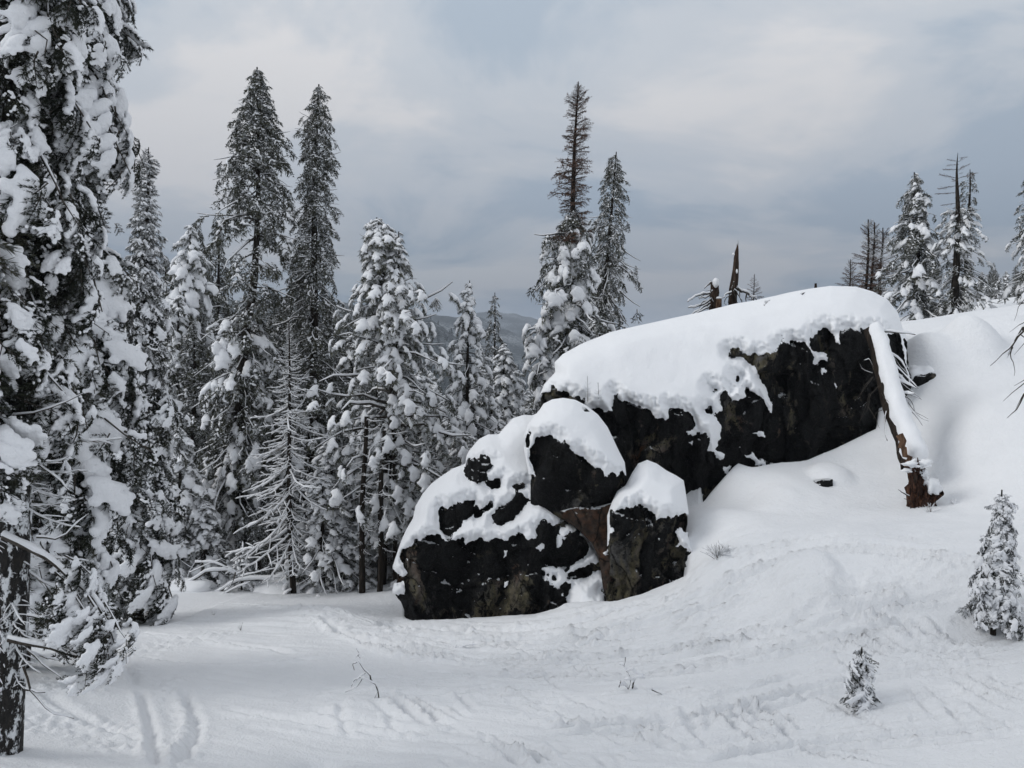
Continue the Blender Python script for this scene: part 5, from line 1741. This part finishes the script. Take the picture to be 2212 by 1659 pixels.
# far-off wood on the valley sides
def far_wood():
    rng = np.random.default_rng(5)
    n = 4500
    a = rng.uniform(math.radians(-16), math.radians(6), n); r = 130 * (1500 / 130) ** rng.random(n)
    x, y = r * np.sin(a), r * np.cos(a)
    keep = (fbm2(x / 60, y / 60, 3, 8) > -.28)
    x, y, r = x[keep], y[keep], r[keep]; n = len(x)
    z = ground_z(x, y)
    H = rng.uniform(7, 17, n); W = H * rng.uniform(.12, .19, n)
    k = 5
    th = np.arange(k) / k * 2 * np.pi
    V = []; T = []
    prof_ = [(0.0, 1.0), (.45, .55), (.48, .72), (1.0, 0.02)]
    for h, w in prof_:
        ring = np.stack([x[:, None] + W[:, None] * w * np.cos(th) * (0.8 + .4 * rng.random((n, k))), y[:, None] + W[:, None] * w * np.sin(th), (z + H * h)[:, None] + 0 * th], -1)
        V.append(ring)
    V = np.stack(V, 1).reshape(-1, 3)
    base = (np.arange(n) * k * len(prof_))[:, None, None]
    lv = (np.arange(len(prof_) - 1) * k)[None, :, None]; j = np.arange(k)[None, None]; j2 = (j + 1) % k
    Qd = np.stack([base + lv + j, base + lv + j2, base + lv + k + j2, base + lv + k + j], -1).reshape(-1, 4)
    m, nt, b = new_mat('far_conifers')
    g = N(nt, 'ShaderNodeNewGeometry')
    n_ = N(nt, 'ShaderNodeTexNoise', {'Vector': g.outputs['Position'], 'Scale': .35, 'Detail': 4.0, 'Roughness': .8})
    nt.links.new(ramp(nt, n_.outputs['Fac'], [(.42, (.022, .027, .025)), (.56, (.09, .10, .10)), (.66, (.5, .52, .54))]), b.inputs['Base Color'])
    b.inputs['Roughness'].default_value = .9
    o = link('far_forest', mesh_from('far_forest', V, Qd, [m], smooth=False))
    o['kind'] = 'stuff'; o['label'] = 'distant snow-dusted conifer forest on the valley sides'


far_wood()
print('trees t', round(time.time() - T_0, 1))

# ================================================================== SNAGS, LOG, TWIGS, SMALL ROCKS
def limb_part(t, base, pts, r0, r1, mat, snow=0.0, name='branch', k=6, jit=.1, seed=0):
    P = np.asarray(pts, float)
    n = max(len(P) * 2, 4)
    q = np.linspace(0, 1, n); tt = np.linspace(0, 1, len(P))
    C_ = np.stack([np.interp(q, tt, P[:, i]) for i in range(3)], -1)
    C_ += r0 * .35 * np.random.default_rng(seed).normal(size=C_.shape)
    R = r0 + (r1 - r0) * q
    V, Qd = tube(C_, R, k, jit, seed)
    o = link(name, mesh_from(name, V - np.asarray(base), Qd, [mat]), t)
    if snow:
        V, Qd = frost_line(C_, R, snow, 6)
        link('snow', mesh_from('snow', V - np.asarray(base), Qd, [M_SNOW_T]), o)
    return o


def pic(pts, Y, f=lambda a, b: (a, b)):
    """points of the photograph at distance Y (a number or one per point)"""
    Ys_ = Y if hasattr(Y, '__len__') else [Y] * len(pts)
    return [at(*f(*p), y) for p, y in zip(pts, Ys_)]


z7f = lambda a, b: (1152.1 + a * 0.39684, 576.0 + b * 0.39684)
zbf = lambda a, b: (658.3 + a * 0.3720, 1261.8 + b * 0.3720)
z8f = lambda a, b: (1755.5 + a * 0.3968, 274.3 + b * 0.3968)
zsf = lambda a, b: (1426.4 + a * 0.14877, 493.7 + b * 0.14877)     # detail of the two snags
z4f = lambda a, b: (384.0 + a * 0.4133, 658.3 + b * 0.4133)


def blob_mesh(name, c, rad, mat, seed, sub=3, amp=.25, freq=1.4, base=(0, 0, 0), tilt=0.0):
    V, F = ico(sub)
    d = 1 + amp * vnoise(V[:, 0] * freq + seed, V[:, 1] * freq, V[:, 2] * freq, seed) + amp * .4 * vnoise(V[:, 0] * freq * 3 + seed, V[:, 1] * freq * 3, V[:, 2] * freq * 3, seed + 1)
    W = V * d[:, None] * np.asarray(rad)
    ct, st = math.cos(tilt), math.sin(tilt)
    W = np.stack([W[:, 0] * ct - W[:, 2] * st, W[:, 1], W[:, 0] * st + W[:, 2] * ct], -1)
    return mesh_from(name, W + np.asarray(c) - np.asarray(base), F, [mat])


# ---- two snags behind the cap
YS = 33.0
def snag(label, axis, radii, jag, limbs, cap, seed, Y=YS):
    P = pic(axis, Y, zsf)
    foot_ = P[-1].copy(); foot_[2] = gz1(foot_[0], foot_[1]) - .3
    P.append(foot_)
    t = thing('broken_snag', label, 'snag', foot_, 'broken snags behind the boulder cap')
    q = np.linspace(0, 1, 22); L = np.linspace(0, 1, len(P))
    PP = np.array(P)
    zz = PP[:, 2]; C_ = np.stack([np.interp(q, (zz[0] - zz) / (zz[0] - zz[-1]), PP[:, i]) for i in range(3)], -1)
    R = np.interp(q, (zz[0] - zz) / (zz[0] - zz[-1]), radii + [radii[-1]])
    V, Qd = tube(C_, R, 11, .22, seed)
    V = V.copy()
    V[:11, 2] += jag * (RNG.random(11) - .3)
    link('trunk', mesh_from('trunk', V - foot_, Qd, [M_SNAG]), t)
    for i, (pts, r, s_) in enumerate(limbs):
        limb_part(t, foot_, pic(pts, Y - .2 - .1 * (i % 3), zsf), r, r * .35, M_TWIG, s_, seed=seed + i)
    for c, rad in cap:
        link('snow', blob_mesh('snow', at(*zsf(*c), Y - .22), rad, M_SNOW_T, seed + 5, base=foot_, amp=.18), t)
    return t


snag('short thick broken snag with a tall cap of snow, left of the splintered pole', [(790, 790), (790, 950), (765, 1190)], [.18, .19, .19], .25,
     [([(740, 780), (690, 820), (645, 868)], .045, .03), ([(740, 900), (670, 900)], .02, .012), ([(730, 940), (600, 940), (480, 1010), (392, 1070)], .05, .05),
      ([(740, 1030), (620, 1110), (500, 1140), (400, 1150)], .05, .05), ([(730, 1080), (600, 1160), (450, 1250)], .045, .04), ([(730, 1120), (640, 1180), (470, 1260)], .04, .035),
      ([(720, 980), (640, 1010), (560, 1000)], .035, .035), ([(760, 900), (720, 960), (740, 1020), (770, 1070)], .03, .035), ([(700, 1080), (680, 1180)], .02, .015),
      ([(660, 1050), (590, 1090), (560, 1180)], .025, .02), ([(650, 950), (590, 990), (560, 1030)], .022, .02)],
     [((805, 790), (.15, .13, .20)), ((845, 1005), (.10, .08, .05))], 71)
snag('tall splintered reddish pole of a snag standing behind the boulder cap', [(1120, 240), (1110, 360), (1095, 600), (1075, 800), (1050, 1110)], [.03, .10, .14, .17, .18], .5,
     [([(1110, 860), (1180, 920), (1260, 940), (1340, 1000), (1400, 1030)], .07, .07), ([(1250, 950), (1245, 1060)], .04, .02), ([(1300, 980), (1350, 1040)], .03, .03),
      ([(1080, 880), (1130, 960), (1190, 1070)], .035, .04), ([(1060, 900), (1100, 1000), (1130, 1090)], .03, .035), ([(1040, 930), (960, 950), (900, 1010)], .04, .04),
      ([(1030, 960), (950, 1010), (930, 1080), (960, 1110)], .025, .02), ([(1000, 940), (1000, 1010), (985, 1080)], .025, .03), ([(1070, 780), (1045, 850), (1025, 940)], .035, .05),
      ([(1150, 900), (1150, 1000), (1200, 1060)], .02, .02)],
     [((1062, 372), (.05, .05, .06)), ((1112, 620), (.04, .04, .09))], 81)
limb_t = thing('broken_post', 'low square-cut pale stub leaning against the short snow-capped snag', 'stump', at(*zsf(850, 1180), YS - .35))
b_ = at(*zsf(850, 1180), YS - .35)
V, Qd = tube([at(*zsf(852, 1025), YS - .35), at(*zsf(850, 1100), YS - .35), at(*zsf(846, 1300), YS - .35)], [.12, .125, .13], 7, .12, 5)
link('stub', mesh_from('stub', V - b_, Qd, [M_WOODP]), limb_t)
link('snow', blob_mesh('snow', at(*zsf(855, 1012), YS - .35), (.13, .13, .06), M_SNOW_T, 3, base=b_), limb_t)
pp = at(1762, 612, 36.0)
t = thing('short_post', 'tiny dark broken post tip poking above the highest part of the boulder cap', 'stump', (pp[0], pp[1], gz1(pp[0], pp[1])))
V, Qd = tube([pp, (pp[0] + .02, pp[1], pp[2] - .5), (pp[0], pp[1], gz1(pp[0], pp[1]) - .2)], [.05, .09, .1], 7, .2, 2)
link('stub', mesh_from('stub', V - np.array([pp[0], pp[1], gz1(pp[0], pp[1])]), Qd, [M_SNAG]), t)

# ---- the fallen log leaning on the boulder
gB = on_ground(1985, 1098)
YB = float(gB[1]); YT = float(BIG.depth(1880, 760)[0]) - 0.75
axis_px = [(1880, 712), (1896, 760), (1912, 830), (1930, 895), (1953, 950), (1970, 1010)]
fr_ = [(v - 712) / (1098 - 712) for u, v in axis_px]
AX = [at(u, v, YT + (YB - YT) * f) for (u, v), f in zip(axis_px, fr_)]
lb = AX[-1]
t = thing('fallen_log', 'snow-covered fallen trunk leaning from the slope on to the boulder, red splintered broken end', 'log', lb)
q = np.linspace(0, 1, 26)
A = np.array(AX); s_ = np.linspace(0, 1, len(A))
C_ = np.stack([np.interp(q, s_, A[:, i]) for i in range(3)], -1)
V, Qd = tube(C_, .205 + .08 * q, 14, .2, 3)
link('trunk', mesh_from('trunk', V - lb, Qd, [M_LOG]), t)
Cs = C_ + np.array([.075, -.15, .15])
ws = (.225 + .13 * q) * (1 + .16 * fbm2(q * 9, q * 0, 3, 4))
ws[-1] *= .5; ws[0] *= .8
V, Qd = tube(Cs, ws, 20, .22, 8)
V[:, 2] += .02 * fbm2(V[:, 0] * 6, V[:, 2] * 6, 3, 5)
link('snow', mesh_from('snow', V - lb, Qd, [M_SNOW_R]), t)
# pale strip where the bark is gone
PS = pic([(762, 890), (782, 960), (800, 1030), (815, 1095)], YB + .75, lambda a, b: (1700.6 + a * .31933, 658.3 + b * .31933))
limb_part(t, lb, PS, .10, .07, M_WOODP, name='bare_wood', k=7, jit=.25, seed=4)
# the broken end: a hollow, splintered butt
zc = lambda a, b: (1700.6 + a * .31933, 658.3 + b * .31933)
EP = pic([(868, 1060), (880, 1170), (885, 1280), (895, 1380), (868, 1480)], [YB + .25, YB + .1, YB - .02, YB - .05, YB - .05], zc)
E = np.array(EP); q = np.linspace(0, 1, 18); s_ = np.linspace(0, 1, 5)
C_ = np.stack([np.interp(q, s_, E[:, i]) for i in range(3)], -1)
V, Qd = tube(C_, np.interp(q, [0, .15, .5, .8, 1], [.16, .22, .25, .29, .12]), 22, .55, 12)
butt = link('broken_end', mesh_from('broken_end', V - lb, Qd, [M_WOOD]), t)
rs = np.random.default_rng(12)
for i in range(34):
    a, b = rs.uniform(835, 950), rs.uniform(1090, 1420)
    if a > 900 and b < 1200: continue
    l = rs.uniform(50, 130)
    p0 = at(*zc(a, b - l * .5), YB - .28 + .0016 * abs(a - 885) + rs.uniform(-.05, .05)); p1 = at(*zc(a + rs.uniform(-16, 14), b + l * .5), YB - .22)
    V, Qd = tube([p0, (p0 + p1) / 2 + rs.normal(size=3) * .02, p1], [.012, .05, .015], 5, .3, i)
    link('splinter', mesh_from('splinter', V - lb, Qd, [M_WOOD if i % 5 else M_SNAG]), t)
RF = pic([(900, 1300), (960, 1330), (1005, 1320), (1020, 1300)], YB - .1, zc)
limb_part(t, lb, RF, .20, .10, M_WOOD, name='root', k=10, jit=.4, seed=9)
RF = pic([(950, 1290), (985, 1340), (960, 1390), (905, 1430)], YB - .12, zc)
limb_part(t, lb, RF, .13, .12, M_WOOD, name='root', k=9, jit=.4, seed=19)
for c, rad, sd in (((862, 1075), (.26, .18, .10), 1), ((930, 1075), (.17, .15, .12), 2), ((820, 1120), (.14, .12, .05), 3), ((935, 1180), (.08, .1, .16), 4), ((970, 1235), (.20, .16, .26), 5),
                   ((925, 1140), (.12, .10, .10), 6)):
    link('snow', blob_mesh('snow', at(*zc(*c), YB - .12), rad, M_SNOW_R, sd, base=lb, amp=.7, freq=2.2), t)
LIMBS = [
    ([(1865, 358), (1960, 350), (2085, 372)], .045, .05), ([(1925, 462), (1990, 500), (2040, 570), (2050, 640)], .028, .05), ([(1915, 520), (1975, 540), (2030, 600), (2096, 662)], .025, .04),
    ([(1925, 550), (1990, 590), (2030, 625)], .03, .05), ([(1955, 600), (2010, 625), (2080, 660)], .03, .05), ([(1990, 688), (2030, 690), (2072, 695)], .03, .05),
    ([(2005, 690), (2060, 730), (2080, 800), (2110, 825), (2150, 840)], .018, .012), ([(2000, 720), (2060, 790), (2120, 862)], .02, .02), ([(2010, 690), (2060, 700), (2112, 722)], .016, .012),
    ([(1960, 590), (2020, 650), (2112, 718)], .018, .014), ([(1950, 480), (2010, 560), (2060, 605)], .016, .014), ([(1925, 495), (1918, 560)], .02, 0), ([(2040, 740), (2075, 790), (2150, 830)], .012, 0),
    ([(1845, 580), (1790, 560), (1772, 520)], .014, .01), ([(1850, 600), (1790, 680), (1745, 740)], .012, 0), ([(1845, 600), (1800, 650), (1775, 720)], .010, 0),
    ([(1880, 650), (1830, 700), (1825, 770), (1770, 850)], .012, 0), ([(1825, 765), (1860, 820), (1885, 880)], .010, 0), ([(1900, 780), (1870, 790), (1850, 830)], .010, 0),
    ([(1850, 560), (1830, 500), (1800, 510)], .012, .012), ([(1830, 690), (1810, 760), (1780, 830)], .008, 0), ([(1920, 790), (1912, 860), (1925, 950)], .035, .03), ([(1895, 690), (1915, 720), (1935, 735)], .010, 0)]
for i, (pts, r, sn) in enumerate(LIMBS):
    f = [((576 + b * .39684) - 712) / (1098 - 712) for a, b in pts]
    f0 = f[0]
    Ys_ = [YT + (YB - YT) * f0 - .1 - .25 * k for k in range(len(pts))]
    limb_part(t, lb, pic(pts, Ys_, z7f), r, r * .35, M_TWIG if i != 21 else M_SNAG, sn, k=5, seed=200 + i)
for i, pts in enumerate([[(825, 1295), (780, 1270), (748, 1250)], [(840, 1330), (790, 1310)], [(850, 1400), (815, 1445)], [(860, 1370), (825, 1360)]]):
    limb_part(t, lb, pic(pts, YB - .2, zc), .022 if i == 0 else .012, .008, M_TWIG, .014 if i == 0 else 0, k=5, seed=300 + i)

# ---- small rocks showing through the snow
def small_rock(label, u, v, rad, seed, dz=0.0, cap=None, group=None, tilt=0.0):
    p = on_ground(u, v)
    if p is None: return
    base = np.array([p[0], p[1], p[2] - rad[2]])
    t = thing('rock', label, 'rock', base, group)
    c = np.array([p[0], p[1] + rad[1] * .5, p[2] + dz])
    link('rock_face', blob_mesh('rock_face', c, rad, M_ROCK, seed, sub=4, amp=.28, base=base, tilt=tilt), t)
    if cap:
        link('snow_cap', blob_mesh('snow_cap', c + np.array(cap[0]), np.asarray(rad) * cap[1], M_SNOW_R, seed, sub=4, amp=.28, base=base, tilt=tilt), t)


small_rock('rounded dark rock under a snow hump just right of the leaning log', 1999, 826, (.50, .45, .40), 3, .05, ((-.04, .22, .17), 1.12), tilt=.25)
small_rock('small almond-shaped dark rock peeping from the snow below the overhang', 1770, 1052, (.44, .3, .20), 5, .0, None, tilt=.42)
small_rock('tiny dark rock tip at the foot of the rounded snow hump on the right slope', 2130, 775, (.17, .14, .12), 7, .02, None, tilt=.5)
small_rock('smallest dark speck of rock in the slope left of the rounded snow hump', 2053, 767, (.13, .1, .06), 9, .0, None)

# ---- shrubs and twigs standing in the snow
def plant(name, label, paths, Y, f, r=.012, snow=.016, foot_uv=None, cat='shrub', mat=None):
    g_ = on_ground(*foot_uv)
    Y = float(g_[1]) if Y is None else Y
    t = thing(name, label, cat, g_)
    for i, pts in enumerate(paths):
        limb_part(t, g_, pic(pts, [Y + .03 * math.sin(i * 2.1 + k) for k in range(len(pts))], f), r * (1 if i < 2 else .6), r * .3, mat or M_TWIG, snow * (1 if i < 2 else .8), k=4, name='twig', seed=400 + i)
    return t


plant('bent_twig', 'bent bare twig arching left in the middle of the open snow', [
    [(434, 700), (428, 640), (415, 590), (392, 570), (350, 548), (322, 538)], [(392, 566), (376, 528), (340, 490), (312, 445), (298, 426)], [(392, 704), (408, 655), (424, 620)], [(325, 540), (284, 560), (270, 592)],
    [(332, 552), (298, 600), (234, 628)], [(303, 452), (276, 464), (286, 500)], [(298, 426), (318, 404), (298, 374)], [(352, 518), (322, 536), (300, 560)], [(312, 412), (322, 430)]],
    None, zbf, .017, .022, (817, 1519))
plant('snowy_sprig', 'small curly sprig with lumps of snow right of centre on the open snow', [
    [(1882, 640), (1878, 600), (1842, 580), (1825, 598)], [(1903, 622), (1906, 575), (1930, 532), (1975, 546)], [(1880, 602), (1896, 552), (1852, 556)], [(1892, 552), (1880, 510), (1852, 480), (1863, 424)],
    [(1852, 470), (1828, 466)], [(1908, 500), (1942, 530), (1975, 528)], [(1904, 600), (1932, 612)], [(1868, 510), (1900, 490), (1915, 510)], [(1835, 560), (1825, 600)], [(1890, 560), (1925, 540)]],
    None, zbf, .019, .042, (1362, 1498))
plant('stick', 'short dark stick lying on the snow beside the curly sprig', [[(2016, 614), (2058, 630), (2096, 656)]], None, zbf, .014, .012, (1425, 1504), cat='stick')
plant('buried_twigs', 'nearly buried twig tips in the snow below the left boulder', [[(868, 376), (882, 352)], [(898, 372), (950, 354), (1000, 350)], [(920, 362), (930, 345)], [(960, 352), (985, 335)]], None, zbf, .012, .03, (1000, 1402), cat='twigs')


def tuft(label, u, v, n, h, spread, seed, r=.007, snow=.009, lean=0, mat=None):
    g_ = on_ground(u, v); rs = np.random.default_rng(seed)
    t = thing('bare_shrub', label, 'shrub', g_)
    for i in range(n):
        a = rs.uniform(0, 6.28); s_ = rs.uniform(.2, 1) * spread; hh = h * rs.uniform(.5, 1) * (1 - .35 * s_ / spread)
        tip = np.array([math.cos(a) * s_ + lean, math.sin(a) * s_ * .7, hh])
        md = tip * np.array([.45, .45, .65]) + rs.normal(size=3) * .03
        limb_part(t, g_, [g_ + tip * .02, g_ + md, g_ + tip], r, r * .35, mat or M_TWIGF, snow, k=4, name='twig', seed=seed * 50 + i)
        if rs.random() < .7:
            s2 = md + (tip - md) * .3
            limb_part(t, g_, [g_ + s2, g_ + s2 + np.array([rs.uniform(-.14, .14), 0, .12]) * h * 1.6], r * .6, r * .25, mat or M_TWIGF, snow * .7, k=4, name='twig', seed=seed * 70 + i)
    return t


tuft('frosted bushy shrub on the slope right of the pointed lower boulder', 1552, 1213, 46, .60, .50, 5, .010, .013)
tuft('faint twiggy shrub in the snow just below the broken end of the log', 2010, 1112, 16, .42, .42, 6, .005, .008)
tuft('little twiggy shrub immediately right of the broken end of the log', 2018, 1066, 8, .30, .22, 7, .005, .006)
tuft('small snow-clotted shrub between the log end and the young fir', 2062, 1090, 9, .22, .16, 8, .006, .03)
tuft('dark tip of a buried bush left of the young fir', 2122, 1166, 8, .16, .22, 9, .012, .03)
tuft('sparse low twigs in the snow at the left, near the forest edge', 520, 1362, 5, .3, .2, 10, .005, .004)
tuft('tiny sprig standing in the snow left of the bent twig', 462, 1330, 4, .25, .15, 11, .005, .004)
tuft('sprigs sticking out of the snow between the dome-capped boulder and the pointed one', 1365, 1045, 12, .4, .35, 12, .007, .02)

# seedlings half sunk in the boulder cap
for (uu, vt, vb, lab, sd) in ((1269, 812, 868, 'frosted seedling half sunk in the snow cap of the long boulder', 501), (1292, 826, 858, 'fainter second seedling in the snow cap, right of the first', 502)):
    Yc_ = float(BIG.depth(uu, vb)[0]) - .45
    tree('seedling', lab, Yc_, [(uu, vt), (uu + 1, vb)], [(vt + 1, 2, 2), (vt + 20, 9, 9), (vb, 14, 14)], 16, [(vt, 45), (vb, 15)], [(vt, 'bare')], sd, r=(.006, .012), sy=1.3,
         root=at(uu + 1, vb + 3, Yc_), trunk_mat=M_TWIGF, group='seedlings in the boulder cap')

# ---- fallen limbs at the edge of the wood
YF = 28.0
g_ = at(*z4f(300, 1500), YF); g_[2] = gz1(g_[0], g_[1])
t = thing('fallen_limbs', 'heap of arching snow-covered fallen limbs at the forest edge', 'dead wood', g_)
for i, (pts, r, s_) in enumerate([
        ([(60, 1450), (150, 1395), (240, 1380), (310, 1400), (360, 1450), (412, 1532)], .05, .09), ([(195, 1510), (280, 1455), (400, 1432), (500, 1432), (570, 1410), (640, 1370)], .05, .09),
        ([(90, 1345), (180, 1348), (260, 1372)], .03, .05), ([(210, 1530), (300, 1480), (380, 1450)], .03, .05), ([(120, 1430), (160, 1470), (180, 1520)], .02, .03), ([(60, 1400), (150, 1360), (230, 1330)], .02, .03),
        ([(300, 1400), (290, 1450), (240, 1520)], .025, .04), ([(330, 1420), (420, 1400), (480, 1370)], .025, .04), ([(560, 1440), (600, 1350), (655, 1300)], .025, .03), ([(600, 1440), (680, 1400), (730, 1440)], .03, .06),
        ([(720, 1505), (820, 1500), (900, 1520)], .04, .06), ([(480, 1350), (580, 1370), (650, 1400)], .02, .03), ([(840, 1440), (900, 1490), (950, 1540)], .02, .03)]):
    limb_part(t, g_, pic(pts, YF - .15 * (i % 4), z4f), r, r * .4, M_TWIG, s_, seed=600 + i)
for i, (c, rad) in enumerate((((540, 1500), (1.1, .8, .42)), ((700, 1510), (.5, .5, .42)), ((585, 1450), (.35, .3, .3)), ((690, 1478), (.16, .14, .26)), ((20, 1480), (1.3, .8, .4)))):
    link('snow', blob_mesh('snow', at(*z4f(*c), YF + .1), rad, M_SNOW_R, 30 + i, base=g_, amp=.25), t)

# ---- bare boughs reaching in from a tree that stands just outside on the right
YR = 12.0
axr = [(2330, 200), (2330, 700), (2330, 1400)]
b0 = at(2330, 1500, YR); b0[2] = gz1(b0[0], b0[1]) - .2
t = thing('dead_tree', 'leafless tree whose thin bare boughs reach in from the right edge', 'tree', b0)
V, Qd = tube([at(2330, -200, YR), at(2330, 600, YR), b0], [.03, .1, .14], 8, .1, 4)
link('trunk', mesh_from('trunk', V - b0, Qd, [M_BARK]), t)
for i, (pts, r) in enumerate([
        ([(1450, 900), (1250, 1000), (1150, 1085), (1110, 1160), (1040, 1230), (968, 1298)], .032), ([(1120, 1140), (1085, 1190), (1075, 1250), (1100, 1300), (1100, 1356)], .012), ([(1145, 1090), (1100, 1170), (1060, 1240)], .012),
        ([(1300, 900), (1170, 920), (1125, 970), (1100, 1055)], .010), ([(1160, 1060), (1120, 1080), (1070, 1120)], .008), ([(1130, 1130), (1170, 1160), (1095, 1240)], .010), ([(1090, 1200), (1060, 1255)], .008),
        ([(1450, 1200), (1200, 1345), (1098, 1412)], .014), ([(1300, 1300), (1150, 1395), (1040, 1490)], .014), ([(1400, 1300), (1160, 1430), (1120, 1530), (1058, 1586)], .018), ([(1150, 1450), (1100, 1550)], .008),
        ([(1350, 1330), (1200, 1420), (1150, 1480)], .010)]):
    limb_part(t, b0, pic(pts, YR, z8f), r, r * .2, M_TWIG, r * .45 if i in (0,) else 0, k=5, jit=.05, seed=700 + i)

# ---- limb carrying the low bough of the nearest fir is part of that fir
nf = [o for o in COL.objects if o.name == 'fir_tree'][0]
limb_part(nf, np.array(nf.location), pic([(20, 1385), (90, 1395), (170, 1415)], 9.7), .035, .02, M_TWIG, .03, name='limb', seed=801)
limb_part(nf, np.array(nf.location), pic([(10, 1160), (80, 1190), (140, 1235), (200, 1290), (230, 1330)], 9.7), .04, .02, M_TWIG, .05, name='limb', seed=802)
for i, pts in enumerate([[(60, 1405), (100, 1440), (140, 1470)], [(60, 1330), (95, 1335), (140, 1310), (152, 1280)], [(55, 1490), (95, 1496)], [(50, 1440), (70, 1500), (110, 1540), (160, 1552)],
                         [(30, 960), (80, 1000), (130, 1040), (150, 1060)], [(10, 900), (90, 890), (180, 850)], [(80, 1160), (130, 1165), (190, 1110)], [(40, 1360), (60, 1380), (130, 1395)]]):
    limb_part(nf, np.array(nf.location), pic(pts, 9.75), .016, .006, M_TWIG, .016, name='limb', k=5, seed=810 + i)

# ================================================================== HAZE
V = np.array([(x, y, z) for x in (-6300, 6300) for y in (-1300, 8200) for z in (-215, 330)], float)
Fh = np.array([(0, 1, 3, 2), (4, 6, 7, 5), (0, 4, 5, 1), (2, 3, 7, 6), (0, 2, 6, 4), (1, 5, 7, 3)])
hm = bpy.data.materials.new('haze'); hm.use_nodes = True
hn = hm.node_tree; hn.nodes.clear()
ho = hn.nodes.new('ShaderNodeOutputMaterial'); hv = hn.nodes.new('ShaderNodeVolumePrincipled')
hv.inputs['Color'].default_value = (0.80, 0.88, 1.0, 1); hv.inputs['Density'].default_value = HAZE
hv.inputs['Anisotropy'].default_value = 0.2
hn.links.new(hv.outputs[0], ho.inputs['Volume'])
hz = link('haze', mesh_from('haze', V, Fh, [hm], smooth=False))
hz['kind'] = 'stuff'; hz['label'] = 'thin blue winter haze over the valley'
print('all t', round(time.time() - T_0, 1))
